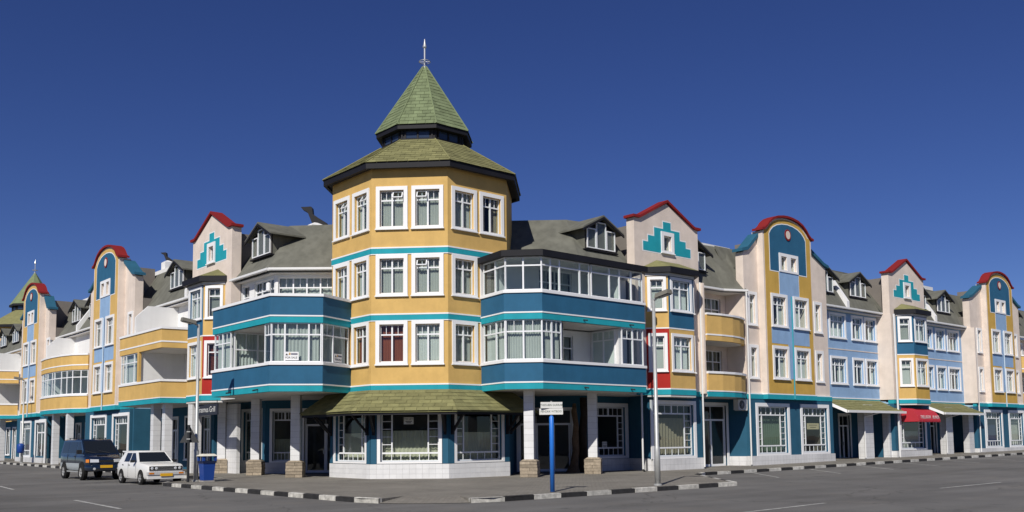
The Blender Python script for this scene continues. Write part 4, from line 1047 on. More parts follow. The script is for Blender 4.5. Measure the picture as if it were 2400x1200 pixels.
# ================================================================ gables
BAYR = ((YEL, BLU, BLU), (RED, YEL, YEL))
GR1 = gable_house(Fr((36.65, 30.25), (1, 0)), 'gable_house', 'pink gabled house with red and yellow bay window beside the blue balconies', BAYR, gfu=(-1.5, 2.5))
GR2 = gable_house(Fr((62.05, 30.25), (1, 0)), 'gable_house', 'pink gabled house with blue and yellow bay above the red awning', ((BLU, BLU, BLU), (YEL, YSH, YSH)), gf='awn')  # lower bay is one yellow; shade painted into its front and right faces
GL1 = gable_house(Fr((19.6, 46.75), (0, -1)), 'gable_house', 'pink gabled house with yellow bay and red panel left of the corner', ((BLU, BLU, YEL), (YEL, YEL, RED), CBR), gf='open')
for T, x in ((GR1, 39.0), (GR2, 59.75)): pipe(T, x, 30.08, .1, 9.7)

# ================================================================ arched towers
AR1 = arch_tower(Fr((47.35, 30.5), (1, 0)), 'arched_house', 'tall house with arched gable in the middle of the right hand street', uL=-3.85, uR=4.72, shops=((GRN, .85), (None, 1)), pcol=(0.05, 0.33, 0.40))
AR2 = arch_tower(Fr((77.05, 30.5), (1, 0)), 'arched_house', 'farthest arched gable house at the right edge of the picture', uL=-4.6, uR=4.7, shops=((CDB, .8), (BLN, 1)))
AL1 = arch_tower(Fr((19.6, 62.6), (0, -1)), 'arched_house', 'nearer of the two arched gable houses on the left street behind the van', uL=-4.5, uR=4.3, paint_y=YEL, shops=((None, 1), (None, 1)))
AL2 = arch_tower(Fr((19.6, 81.0), (0, -1)), 'arched_house', 'arched gable house at the far left in front of the second spire', uL=-4.6, uR=3.6, paint_y=YEL, shopR='door', shops=((CDB, .8), (None, 1)))
letsign(Fr((47.35, 30.5), (1, 0)), 2.7, -.02, 2.2, 1.3, .36, 'cream shop notice across the right hand window of the middle arched house', (), mat=paint('notice_cream', (.42, .41, .25), bump=0), bars=((.07, .9), (-.06, .65)))

# ================================================================ right hand street: yellow balconies, blue flats
def flatroof(T, fr, u0, u1, we=.40, ze=9.74, wr=-2.0, zr=13.05, uu=None):
    a0, a1 = uu or (u0, u1)
    roofslab(T, [fr.P(u0, we, ze), fr.P(u1, we, ze)], [fr.P(a0, wr, zr), fr.P(a1, wr, zr)])
    gutter(T, [fr.P(u0, we, ze), fr.P(u1, we, ze)])
    MB().box(fr, u0, u1, wr - 8, wr + .05, zr - .16, zr - .02).build('flat_roof', ROO, T)
    MB().box(fr, u0, u1, -.05, we - .02, ze - .2, ze - .12).build('eave_soffit', SOF, T)
YB = thing('balcony_house', 'house with curved yellow balconies between the gable and the arched tower', 'building', (41.2, 30.5, 0), group='houses with yellow balconies')
py = [(39.14, 29.80), (40.2, 29.66), (41.2, 29.66), (42.0, 29.80), (42.7, 30.06), (43.2, 30.36), (43.48, 30.66)]
band(YB, py, [('teal_course', TEA, 3.72, 3.98, 0), ('white_line', TRM, 3.98, 4.04, .02), ('parapet', YEL, 4.04, 4.92, 0), ('coping', TRM, 4.92, 5.04, .05),
              ('parapet', YEL, 6.65, 6.92, 0), ('white_line', TRM, 6.92, 7.0, .02), ('parapet', YEL, 7.0, 8.0, 0), ('coping', TRM, 8.0, 8.1, .05)], th=.16)
bk = [(43.6, 31.85), (39.14, 31.85)]
soffit(YB, py, [(43.62, 31.9), (39.14, 31.9)], 3.86); soffit(YB, py, bk, 6.80)
fy = Fr((39.1, 31.75), (1, 0))
for z, cm in ((3.87, CBE), (6.81, BLN)):
    w_ = (1.0, 3.9, z + .15, z + 2.55); wall(YB, fy, 0, 4.5, z, 9.7 if z > 5 else z + 2.8, -.2, 0, [w_], CRM); window(YB, fy, w_, w=0, s=0, cols=4, colfr=[0, .22, .5, .76, 1], trans=.26, curt='split', cmat=cm)
    shell(YB, fy, .05, 4.4, z, z + 2.75, -1.9, -.2)
MB().abox(43.45, 43.6, 30.55, 31.74, 3.87, 9.66).build('side_wall', CRM, YB)
MB().abox(39.0, 39.13, 29.9, 31.74, 3.87, 9.66).build('side_wall', CRM, YB)
fg = Fr((39.1, 31.6), (1, 0)); dd = (1.2, 4.05, .03, 3.52)
wall(YB, fg, 0, 4.2, 0, 3.72, -.25, 0, [dd], NAV, 'entrance_wall'); door(YB, fg, dd, w=0, leaves=2, s=.16)
gS, lS = frame2((43.25, 31.6), (43.5, 30.62)); wall(YB, gS, 0, lS, .55, 3.72, -.2, 0, [], NAV, 'side_wall'); MB().box(gS, 0, lS, -.2, .05, -.2, .55).build('plinth', TILM, YB)
shell(YB, fg, .05, 4.1, .02, 3.7, -2.2, -.26)
E_ = [(39.05, 31.0, 9.72), (42.2, 31.0, 9.72), (43.6, 30.35, 9.72)]
roofslab(YB, E_, [(39.05, 32.7, 12.65), (42.5, 32.8, 12.65), (44.6, 32.6, 12.65)]); gutter(YB, E_)
MB().prism([(39.05, 32.7), (42.5, 32.8), (44.6, 32.6), (45.5, 40), (39.05, 40)], 12.5, 12.6).build('flat_roof', ROO, YB)
MB().prism([(39.05, 31.05), (42.2, 31.05), (43.5, 30.45), (43.5, 31.8), (39.05, 31.8)], 9.6, 9.66).build('eave_soffit', SOF, YB)
dormer(YB, Fr((40.35, 31.55), (1, 0)), dep=1.5)
MB().abox(43.9, 46.6, 33.6, 33.9, 12.4, 13.05).build('roof_parapet', WHT, YB)
pipe(YB, 43.42, 30.3, .1, 9.66)
def acunit(fr, u, w, z, label):
    T = thing('air_conditioner', label, 'air conditioner', fr.P(u, w, z))
    MB().box(fr, u - .42, u + .42, w, w + .32, z, z + .58).build('casing', paint('ac_casing', (.62, .62, .58), rough=.5, var=.1, bump=0), T)
    ring = [(u - .1 + .23 * cos(t), z + .29 + .23 * sin(t)) for t in [2 * pi * k / 20 for k in range(20)]]
    MB().ext(fr, ring, w + .321, w + .335).build('fan_grille', DKM, T)
    mb = MB()
    for k in range(6):
        t = pi * k / 6; mb.tube(fr.P(u - .1 + .22 * cos(t), w + .345, z + .29 + .22 * sin(t)), fr.P(u - .1 - .22 * cos(t), w + .345, z + .29 - .22 * sin(t)), .008, n=4)
    mb.build('fan_guard', GAL, T)
    for s in (-.3, .3): MB().box(fr, u + s - .02, u + s + .02, w - .0, w + .36, z - .04, z - .002).build('bracket', GAL, T)
acunit(Fr((43.0, 30.55), (1, 0)), -.1, -.15, 3.08, 'grey air conditioner hanging under the curved yellow balcony')
T = thing('vent_box', 'small grey louvred unit fixed left of the shop door under the yellow balcony', 'vent', (39.5, 30.6, 3.1))
fz = Fr((39.45, 30.5), (1, 0)); MB().box(fz, -.16, .16, -.3, 0, 2.95, 3.62).build('casing', GAL, T)
for k in range(5): ubox('louvre', GAL, fz, -.14, .14, .001, .03, 3.0 + k * .12, 3.06 + k * .12, T)

def flats(X0, X1, wins, label, pierx, aw, dormx, fire, yy=31.2):
    T = thing('flats', label, 'building', ((X0 + X1) / 2, yy, 0), group='light blue flats over shop verandas')
    f = Fr((X0, yy), (1, 0)); L = X1 - X0
    W_ = [(a - X0, b - X0, *z) for z in ((4.9, 6.68), (7.84, 9.46)) for a, b in wins]
    wall(T, f, 0, L, 3.98, 9.75, -.25, 0, [op(w, .15) for w in W_], LBL)
    for w in W_: window(T, f, w, s=.15, cols=3 if w[1] - w[0] > 1.8 else 2)
    MB().box(f, 0, L, .001, .02, 7.1, 7.16).build('string_course', CRM, T)
    MB().box(f, 0, L, -.1, .03, 3.84, 3.98).build('teal_course', TEA, T); MB().box(f, 0, L, -.1, .04, 3.98, 4.05).build('white_line', TRM, T)
    shell(T, f, .02, L - .02, 4.0, 9.7, -2.2, -.25, (7.0,))
    g, l = frame2((X1 - .02, yy + .05), (X1 + .03, 30.2)); wall(T, g, 0, l, 3.98, 9.7, -.2, 0, [], CRM, 'angled_wall')
    # ground floor set back behind piers
    fb = Fr((X0, 32.7), (1, 0)); ds = [(1.0, 2.6, .05, 3.1), (4.6, 6.2, .05, 3.1)]
    wall(T, fb, 0, L + .6, 0, 3.8, -.2, 0, ds, NAV, 'shop_wall')
    for d_ in ds: door(T, fb, d_, w=0, leaves=2, s=.12)
    shell(T, fb, .05, L, .02, 3.75, -2, -.21)
    zb = grow((X0 + 4, 31))
    for x0, x1 in pierx:
        P_ = MB().abox(x0, x1, 30.55, 31.0, zb - .2, 3.6).build('pier', TILM, T)
    MB().abox(X0, X1, 31.15, 32.6, 3.6, 3.70).build('veranda_ceiling', SOF, T)
    # shingled veranda roof
    (a0, a1), (t0, t1) = aw; z0, z1, y0, y1 = 3.16, 3.90, 29.85, 31.16
    bl, br, tl, tr = (a0, y0, z0), (a1, y0, z0), (t0, y1, z1), (t1, y1, z1)
    V = roofslab(T, [bl, br], [tl, tr], SHG, .06, 'veranda_roof'); shingles(V, bl, br, tl, tr, 6, .5, SHG, objs=False)
    MB().abox(a0, a1, y0 - .1, y0 - .02, z0 - .12, z0 + .03).build('white_gutter', PIP, V)
    mb = MB(); d_ = Vector(tl) - Vector(bl)
    q = [Vector(bl) + Vector((-.05, 0, .04)), Vector(tl) + Vector((-.05, 0, .04))]
    mb.hexa([tuple(q[0] + Vector((-.04, 0, -.18))), tuple(q[0] + Vector((.04, 0, -.18))), tuple(q[1] + Vector((.04, 0, -.18))), tuple(q[1] + Vector((-.04, 0, -.18)))],
            [tuple(q[0] + Vector((-.04, 0, 0))), tuple(q[0] + Vector((.04, 0, 0))), tuple(q[1] + Vector((.04, 0, 0))), tuple(q[1] + Vector((-.04, 0, 0)))])
    mb.build('barge_board', TRM, V)
    for x0, x1 in pierx[:1]:
        mb = MB(); mb.tube((x0 + .5, y0 - .06, z0 - .1), (x0 - .05, 30.5, z0 - .35), .045, n=8); mb.tube((x0 - .05, 30.5, z0 - .35), (x0 - .05, 30.5, zb + .05), .045, n=8); mb.build('downpipe', PIP, T)
    flatroof(T, f, 0, L, we=.36, ze=9.76, wr=-1.3, zr=12.65)
    for x in dormx: dormer(T, Fr((x, yy + .2), (1, 0)), dep=1.3)
    firewall(T, f, fire - X0, .2, 9.98, -1.35, 12.66)
    return T
FL1 = flats(52.07, 59.5, ((53.42, 55.46), (56.14, 57.64), (57.80, 59.4)), 'light blue flats over a shop veranda between arched tower and second gable', ((56.1, 57.25), (59.3, 60.0)), ((52.9, 60.2), (52.1, 59.3)), (53.35, 57.45), 55.3)
FL2 = flats(64.55, 72.35, ((65.9, 67.6), (68.0, 69.6), (69.9, 71.9)), 'light blue flats over a shop veranda right of the red awning', ((67.6, 68.7), (71.4, 72.2)), ((65.9, 72.6), (64.7, 71.5)), (66.1, 69.9), 67.6)
MB().abox(70.6, 74.6, 34.2, 34.5, 12.9, 13.5).build('roof_parapet', WHT, FL2)
pipe(FL2, 72.75, 30.3, .3, 9.7); pipe(FL1, 59.72, 30.1, .2, 9.7)
# far right stub of the next house
FR = thing('balcony_house', 'house edge with yellow balcony at the right margin of the picture', 'building', (85, 31, 0), group='houses with yellow balconies')
pf = [(81.8, 30.5), (82.6, 29.7), (102, 29.7)]
band(FR, pf, [('teal_course', TEA, 3.72, 3.98, 0), ('white_line', TRM, 3.98, 4.04, .02), ('parapet', YEL, 4.04, 4.92, 0), ('coping', TRM, 4.92, 5.04, .05), ('parapet', YEL, 6.65, 6.92, 0), ('white_line', TRM, 6.92, 7.0, .02), ('parapet', YEL, 7.0, 8.0, 0), ('coping', TRM, 8.0, 8.1, .05)], th=.16)
soffit(FR, pf, [(102, 32), (81.8, 32)], 3.86); soffit(FR, pf, [(102, 32), (81.8, 32)], 6.8)
ff = Fr((81.8, 31.7), (1, 0))
wf_ = [(u, u + 2.5, *z) for u in (1.0, 6.0, 11.0, 16.0) for z in ((4.3, 6.4), (7.3, 9.4))]; wall(FR, ff, 0, 20.2, 3.9, 9.75, -.2, 0, [op(w) for w in wf_], CRM)
for w in wf_: window(FR, ff, w, cols=3)
wall(FR, Fr((81.8, 30.6), (1, 0)), 0, 20.2, 0, 3.72, -.3, 0, [(.4, 1.9, .5, 3.2), (2.2, 3.9, .5, 3.2)], WHT, 'shop_wall')
for a, b in ((.4, 1.9), (2.2, 3.9)): window(FR, Fr((81.8, 30.6), (1, 0)), (a, b, .5, 3.2), s=0, cols=1, trans=.2, curt='full', cmat=CBE)
shell(FR, ff, 0, 20.2, 3.9, 9.7, -2, -.2); shell(FR, Fr((81.8, 30.6), (1, 0)), 0, 20.2, 0.02, 3.7, -2, -.31)
flatroof(FR, ff, 0, 20.2, we=.5, ze=9.76, wr=-1.2, zr=12.65); dormer(FR, Fr((84.0, 31.85), (1, 0)), dep=1.3)
firewall(FR, ff, 1.4, .3, 9.98, -1.2, 12.66)

# red awning
AW = thing('awning', 'red curved canvas awning with white lettering over a shop window', 'awning', (62.0, 29.6, 2.6))
prof = [(0.0, 3.42), (.45, 3.38), (.85, 3.2), (1.1, 2.9), (1.2, 2.62)]
fw_ = Fr((60.45, 30.24), (1, 0)); LW = 3.05; mb = MB()
for (w0, z0), (w1, z1) in zip(prof, prof[1:]): mb.quad(fw_.P(0, w1, z1), fw_.P(LW, w1, z1), fw_.P(LW, w0, z0), fw_.P(0, w0, z0))
mb.build('canvas', AWR, AW, smooth=True)
for u in (0.0, LW):
    pts = prof + [(1.2, 2.50), (0, 2.50)]; m2 = MB(); m2.v = [fw_.P(u, w, z) for w, z in pts]; m2.f = [tuple(range(len(pts)))]; m2.build('side_panel', AWR, AW)
for k in range(15):
    a, b = LW * k / 15, LW * (k + 1) / 15; m2 = MB(); m2.v = [fw_.P(a, 1.2, 2.62), fw_.P(b, 1.2, 2.62), fw_.P(b - .03, 1.21, 2.50), fw_.P((a + b) / 2, 1.21, 2.45), fw_.P(a + .03, 1.21, 2.50)]; m2.f = [(0, 4, 3, 2, 1)]; m2.build('scallop', AWR, AW)
wt = plain('awning_lettering', (.75, .74, .72), .7)
text(AW, 'TRELLIDOR', fw_, 0.95, 1.19, 2.80, .29, wt); text(AW, 'BLINDS', fw_, 2.42, 1.19, 2.80, .29, wt)

# ================================================================ left hand street
def ybalcony(name, label, poly, back_x, y0, y1, glz, party, dormy, fire, cols, par_y, front_door=True, roof=(None,)):
    T = thing('balcony_house', label, 'building', (19.4, (y0 + y1) / 2, 0), group='houses with yellow balconies')
    band(T, poly, [('teal_course', TEA, 3.72, 3.98, 0), ('white_line', TRM, 3.98, 4.03, .02), ('parapet', YEL, 4.03, 4.86, 0), ('coping', TRM, 4.86, 4.98, .05), ('parapet', YEL, 6.66, 6.95, 0), ('white_line', TRM, 6.95, 7.03, .02), ('parapet', YEL, 7.03, 7.66, 0), ('coping', TRM, 7.66, 7.78, .05)], th=.16)
    bk = [(back_x, poly[-1][1]), (back_x, poly[0][1])]
    soffit(T, poly, [(21.85, poly[-1][1]), (21.85, poly[0][1])], 3.86); soffit(T, poly, bk, 6.80)
    f = Fr((back_x, y1), (0, -1)); L = y1 - y0
    for z in (3.87, 6.81):
        w_ = [(L - 3.1, L - 1.3, z + .15, z + 2.45)]
        wall(T, f, 0, L, z, z + 2.8, -.2, 0, w_, WHT); window(T, f, w_[0], w=0, s=0, cols=2, curt='full', cmat=BLN)
        shell(T, f, .05, L - .05, z, z + 2.7, -1.7, -.2)
    for p, q, a, b, c in glz:
        g, l = frame2(p, q); window(T, g, (a, l if b is None else b, 4.99, 6.65), w=0, s=0, colfr=c, trans=.3 if len(c) < 5 else .3, fan=1, curt='full' if cols else 'none', cmat=BLN, deep=.08)
    # white party walls at right angles to the street
    fp = Fr((0, par_y), (1, 0)); x0 = party
    MB().box(fp, x0, back_x, -.15, 0, 3.87, 6.66).build('party_wall', WHT, T)
    MB().ext(Fr((0, par_y + 1.0), (1, 0)), [(x0 + .05, 7.7), (back_x + .1, 7.7), (back_x + .1, 9.45), (x0 + .75, 9.45), (x0 + .05, 8.75)], -.16, 0).build('party_wall', WHT, T)
    fr_ = Fr((back_x, y1), (0, -1)); flatroof(T, fr_, 0, L, we=.42, ze=9.74, wr=-1.4, zr=12.65)
    for y in dormy: dormer(T, Fr((back_x + .15, y), (0, -1)), dep=1.4)
    if fire: firewall(T, fr_, y1 - fire, .3, 9.98, -1.4, 12.66)
    # ground floor
    fb = Fr((21.6, y1), (0, -1)); ds = [(.8, 2.2, .05, 3.2), (3.2, 4.7, .6, 3.2), (5.6, 7.0, .05, 3.2)]
    wall(T, fb, 0, L, 0, 3.72, -.2, 0, ds, NAV, 'shop_wall')
    for i, d_ in enumerate(ds):
        if i == 1: window(T, fb, d_, s=.12, cols=2, curt='none', glass=GLD)
        else: door(T, fb, d_, w=0, leaves=2, s=.12)
    shell(T, fb, .05, L - .05, .02, 3.7, -2, -.21)
    fsd = Fr((19.62, y1 - .16), (1, 0)); wall(T, fsd, 0, 2.1, .5, 3.72, -.15, 0, [], NAV, 'side_wall'); MB().box(fsd, 0, 2.1, -.15, .05, -.2, .5).build('plinth', TILM, T)
    return T
YL = ybalcony('', 'house with angular yellow balconies and white terrace walls left of the gable', [(19.55, 57.2), (18.0, 55.85), (18.0, 49.25), (19.5, 49.0)], 20.6, 49.2, 58.15,
              [((18.0, 55.85), (18.0, 49.25), .15, 2.95, [0, .28, .78, 1])], 18.1, (54.3,), 51.6, True, 52.75)
MB().box(Fr((18.0, 55.85), (0, -1)), 2.96, 3.2, -.14, -.0, 4.98, 6.66).build('balcony_post', YEL, YL)
for y in (50.2, 51.9): tilecolumn(YL, 18.75, y, base=False)
bow = [(19.5, 77.2), (18.75, 75.6), (18.4, 74.3), (18.25, 72.7), (18.25, 71.0), (18.4, 69.3), (18.75, 67.9), (19.5, 66.95)]
YW = ybalcony('', 'house with bowed yellow balconies between the two left arched towers', bow, 20.6, 66.8, 77.5,
              [(bow[k], bow[k + 1], 0, None, c) for k, c in ((0, [0, 1]), (1, [0, .5, 1]), (2, [0, .35, 1]), (3, [0, .3, 1]), (4, [0, .25, 1]), (5, [0, .5, 1]), (6, [0, .55, 1]))], 18.6, (70.0, 74.2), 72.2, False, 73.0)
YF = ybalcony('', 'house with yellow balcony at the left margin beyond the far arched tower', [(19.5, 93.4), (18.0, 92.2), (18.0, 86.2), (19.5, 85.7)], 20.6, 85.6, 102.0, [((18.0, 92.2), (18.0, 85.6), .15, 2.95, [0, .28, .78, 1])], 18.1, (88.6, 92.5, 97.0), 87.0, True, 88.5)
for T, ys in ((YW, (72.0, 68.6)), (YF, (88.0,))):
    for y in ys: tilecolumn(T, 18.9, y, z0=grow((18, y)), base=False)
# hanging name board under the left gable
NB = thing('name_board', 'dark name board with white blackletter lettering under the left gable bay', 'sign', (19.3, 44, 3.2))
fn = Fr((18.95, 46.8), (0, -1)); MB().box(fn, 0, 2.6, -.08, 0, 2.98, 3.52).build('board', paint('board_black', (.03, .035, .05), bump=0), NB); text(NB, 'Erasmus Grill', fn, 1.3, .003, 3.25, .40, SGN)
for u in (.1, 2.5): MB().box(fn, u - .02, u + .02, -.05, -.03, 3.52, 3.72).build('hanger', DKM, NB)
# ground floor under the left gable: tiled corner pier, dark window
MB().abox(19.4, 19.9, 48.4, 49.0, 0, 3.7).build('pier', TILM, GL1)
fo = Fr((20.7, 48.4), (0, -1)); 
MB().box(fo, 1.0, 2.6, -.2, 0, 0, 3.6).build('tiled_wall', TILM, GL1)
# chimneys with black wind cowls
def chimney(x, y, z0, z1, label, s=1.0):
    T = thing('chimney', label, 'chimney', (x, y, z0)); h = .44 * s
    MB().abox(x - h, x + h, y - h, y + h, z0, z1).build('stack', WHT, T)
    b = [(x - h, y - h, z1), (x + h, y - h, z1), (x + h, y + h, z1), (x - h, y + h, z1)]; t = [(x + k * .18 * s, y + j * .18 * s, z1 + .16 * s) for k, j in ((-1, -1), (1, -1), (1, 1), (-1, 1))]
    MB().hexa(b, t).build('stack_cap', WHT, T)
    # cowl: hooded scoop turned away from the wind, drawn in the plane facing the camera
    d = Vector((sin(HEAD), -cos(HEAD))); f = Fr((x, y), d); zz = z1 + .12 * s
    out = [(.40, -.06), (.48, .02), (.12, .25), (-.12, .42), (-.15, .70), (-.20, .74), (-.62, .72), (-.55, .63), (-.34, .51), (-.15, .04), (.1, -.02)]
    MB().ext(f, [(u * s, zz + z * s) for u, z in out], -.16 * s, .16 * s).build('cowl', BLK, T)
    return T
chimney(23.6, 42.9, 12.3, 12.75, 'white chimney with black bird shaped cowl left of the corner tower', 1.25)
chimney(23.0, 62.0, 12.4, 13.7, 'white chimney with black cowl behind the nearer left arched house', .8)
MB().abox(22.3, 22.7, 57.6, 63.6, 12.5, 13.05).build('roof_parapet', WHT, AL1); MB().abox(22.3, 22.7, 75.0, 79.5, 12.5, 13.1).build('roof_parapet', WHT, AL2)
# roofs behind the arched houses and gables
for T, f in ((AR1, Fr((43.6, 31.3), (1, 0))), (AR2, Fr((72.5, 31.3), (1, 0)))): roofslab(T, [f.P(0, .2, 9.9), f.P(8.9, .2, 9.9)], [f.P(0, -1.2, 12.65), f.P(8.9, -1.2, 12.65)])
for T, y in ((AL1, 66.9), (AL2, 85.4)):
    f = Fr((20.3, y), (0, -1)); roofslab(T, [f.P(-.6, .1, 9.75), f.P(9.4, .1, 9.75)], [f.P(-.6, -1.7, 12.65), f.P(9.4, -1.7, 12.65)])
for T, f in ((GR1, Fr((34.2, 30.9), (1, 0))), (GR2, Fr((59.6, 30.9), (1, 0))), (GL1, Fr((20.1, 49.2), (0, -1)))):
    roofslab(T, [f.P(0, .1, 9.85), f.P(4.95, .1, 9.85)], [f.P(0, -1.9, 12.6), f.P(4.95, -1.9, 12.6)])
# second octagonal tower far up the left street
T2 = thing('far_tower', 'distant octagonal tower with green spire at the left edge', 'tower', (25.5, 106.8, 0))
c2 = (25.5, 106.8)
MB().prism([ov(c2, TS, k) for k in range(8)], 0, 13.55).build('wall', YEL, T2); octo_roofs(T2, c2, detail=False)

# ================================================================ vehicles
def carpaint(name, col, rough=.3, coat=.6):
    return plain(name, col, rough, 0, .5, coat)
CGL = plain('car_glass', (0.012, 0.015, 0.018), 0.06, 0, .6)
TYR = paint('tyre_rubber', (.018, .018, .018), rough=.85, var=.2, bump=0)
LMP = plain('lamp_glass', (.75, .77, .78), .12, .3, .6)
AMB = plain('amber_lens', (.62, .20, .02), .2)
PLT = plain('yellow_plate', (.75, .42, .02), .5)
RIM = plain('alloy_rim', (.42, .42, .42), .35, .2)
BLP = plain('black_plastic', (.015, .015, .016), .6)
WELL = plain('wheel_well', (.004, .004, .004), .9)
class Car:
    """parts in car space (x right, y forward, z up), placed as one thing heading down -Y"""
    def __init__(s, name, label, cat, x, y, zr, yaw):
        s.T = thing(name, label, cat, (x, y, zr)); s.T.rotation_euler = (0, 0, yaw); ORIG[s.T.name] = Vector((0, 0, 0))
    def add(s, mb, name, mat, parent=None, smooth=False, ang=35):
        o = mb.build(name, mat, parent or s.T); bm_fix(o)
        if smooth:
            for p in o.data.polygons: p.use_smooth = True
            o.data.set_sharp_from_angle(angle=radians(ang))
        return o
def loft(stations, prof):
    """stations: (y, hw, zl, zt); prof: list of (fx, fz) half outline, bottom centre to top centre"""
    mb = MB(); n = len(prof); full = None
    for y, hw, zl, zt in stations:
        r = [(hw * a, y, zl + (zt - zl) * b) for a, b in prof] + [(-hw * a, y, zl + (zt - zl) * b) for a, b in prof[-2:0:-1]]
        mb.v += r; full = len(r)
    for k in range(len(stations) - 1):
        for i in range(full): mb.f.append((k * full + i, k * full + (i + 1) % full, (k + 1) * full + (i + 1) % full, (k + 1) * full + i))
    mb.f += [tuple(range(full)), tuple(range((len(stations) - 1) * full, len(stations) * full))]
    return mb
def wheel(C, x, y, r, wd, rim):
    sx = 1 if x > 0 else -1; a = Matrix.Translation((x, y, r)) @ Matrix.Rotation(sx * pi / 2, 4, 'Y')
    def lat(prof, name, mat, parent=None):
        mb = MB().lathe((0, 0), prof, 28, cap=False); o = C.add(mb, name, mat, parent, True, 40); o.data.transform(a); return o
    h = wd / 2
    w = lat([(r * .62, -h), (r * .93, -h), (r, -h * .65), (r, h * .65), (r * .93, h), (r * .64, h * .96)], 'wheel', TYR)
    lat([(r * .66, -h * .5), (r * .66, h * .6), (r * .60, h * .92), (r * .55, h * .5), (r * .2, h * .45), (.01, h * .6)], 'rim', rim, w)
    for k in range(5):
        t = 2 * pi * k / 5; mb = MB().hexa([(.05 * r, -.1 * r, h * .4), (.62 * r, -.08 * r, h * .5), (.62 * r, .08 * r, h * .5), (.05 * r, .1 * r, h * .4)], [(.05 * r, -.09 * r, h * .75), (.6 * r, -.06 * r, h * .9), (.6 * r, .06 * r, h * .9), (.05 * r, .09 * r, h * .75)])
        o = C.add(mb, 'spoke', rim, w); o.data.transform(a @ Matrix.Rotation(t, 4, 'Z'))
    return w
def well(C, x, y, r, zc):
    s = 1 if x > 0 else -1
    o = C.add(MB().lathe((0, 0), [(r, -.10), (r, .006)], 24), 'wheel_arch', WELL); o.data.transform(Matrix.Translation((x, y, zc)) @ Matrix.Rotation(s * pi / 2, 4, 'Y'))
def facepanel(C, quad, off, name, mat, parent=None, inset=0.0):
    """thin slab standing on a quad (4 points), inset from its edges"""
    q = [Vector(p) for p in quad]; c = sum(q, Vector()) / 4; n = (q[1] - q[0]).cross(q[3] - q[0]).normalized()
    if n.dot(c - Vector((0, 0, .7))) < 0: n = -n
    q = [p + (c - p).normalized() * inset for p in q]
    return C.add(MB().hexa([tuple(p + n * (off - .02)) for p in q], [tuple(p + n * off) for p in q]), name, mat, parent)
BODY = [(0, 0), (.86, 0), (.95, .06), (1.0, .2), (1.0, .62), (.985, .88), (.93, .985), (.85, 1.0), (0, 1.02)]
def cabin(C, base, roof, zb, zr, hb, hr, mat, pillars, sideglass, roofmat=None, tl=.07):
    """base/roof: (front y, rear y). Builds the painted cage and separate panes"""
    yf, yr = base; rf, rr = roof
    B = [(-hb, yf, zb), (hb, yf, zb), (hb, yr, zb), (-hb, yr, zb)]; R_ = [(-hr, rf, zr), (hr, rf, zr), (hr, rr, zr), (-hr, rr, zr)]
    cage = C.add(MB().hexa(B, R_), 'cabin', mat)
    e = .05; Rt = [(-hr + e, rf - e * 1.4, zr + .045), (hr - e, rf - e * 1.4, zr + .045), (hr - e, rr + e, zr + .045), (-hr + e, rr + e, zr + .045)]
    C.add(MB().hexa([(p[0] * 1.0, p[1], p[2] - .01) for p in R_], Rt), 'roof', roofmat or mat, None, True, 60)
    lerp = lambda p, q, t: tuple(Vector(p).lerp(Vector(q), t))
    ws = [lerp(lerp(B[0], R_[0], tl), lerp(B[1], R_[1], tl), .04), lerp(lerp(B[0], R_[0], tl), lerp(B[1], R_[1], tl), .96), lerp(lerp(B[0], R_[0], .95), lerp(B[1], R_[1], .95), .955), lerp(lerp(B[0], R_[0], .95), lerp(B[1], R_[1], .95), .045)]
    facepanel(C, ws, .006, 'windscreen', CGL)
    rs = [lerp(lerp(B[2], R_[2], .2), lerp(B[3], R_[3], .2), .08), lerp(lerp(B[2], R_[2], .2), lerp(B[3], R_[3], .2), .92), lerp(lerp(B[2], R_[2], .92), lerp(B[3], R_[3], .92), .9), lerp(lerp(B[2], R_[2], .92), lerp(B[3], R_[3], .92), .1)]
    facepanel(C, rs, .006, 'rear_window', CGL)
    for s in (-1, 1):
        def sp(y, t): return (s * (hb + (hr - hb) * t), y, zb + (zr - zb) * t)
        for (b0, b1, t0, t1) in sideglass: facepanel(C, [sp(b0, tl), sp(b1, tl), sp(t1, .9), sp(t0, .9)], .006, 'side_window', CGL)
    return cage
# --- white hatchback
WP = carpaint('white_car_paint', (.76, .76, .74), .35, .4)
H = Car('hatchback', 'white boxy hatchback car parked behind the dark van', 'car', 14.72, 41.35, -.13, pi)
st = [(1.90, .70, .34, .78), (1.86, .76, .26, .82), (1.6, .795, .22, .865), (1.1, .805, .20, .905), (.72, .81, .20, .93), (-.4, .81, .20, .935), (-1.4, .805, .22, .93), (-1.75, .79, .26, .92), (-1.88, .75, .32, .88), (-1.91, .70, .42, .84)]
H.add(loft(st, BODY), 'body', WP, None, True, 30)
cabin(H, (.74, -1.74), (.16, -1.30), .915, 1.37, .75, .60, WP, None, ((.55, -.30, .05, -.28), (-.38, -1.05, -.36, -.98)))
for x in (-.72, .72):
    for y in (1.2, -1.2):
        wheel(H, x * 1.04, y, .285, .18, RIM); well(H, (.808 if x > 0 else -.808), y, .34, .30)
ff_ = Fr((0, 1.905), (-1, 0))   # front face, looking at the car
ff_.n = Vector((0, 1))
def fbox(C, x0, x1, y0, y1, z0, z1, name, mat, parent=None): return C.add(MB().abox(x0, x1, y0, y1, z0, z1), name, mat, parent)
fbox(H, -.69, .69, 1.86, 1.925, .60, .775, 'grille', BLP)
for x in (-.58, -.40, .40, .58):
    o = H.add(MB().lathe((0, 0), [(.062, 0), (.062, .02), (.04, .03), (.01, .034)], 16), 'headlight', LMP, None, True); o.data.transform(Matrix.Translation((x, 1.915, .69)) @ Matrix.Rotation(-pi / 2, 4, 'X'))
for z in (.635, .665, .72, .75): fbox(H, -.33, .33, 1.925, 1.932, z, z + .008, 'grille_bar', GAL)
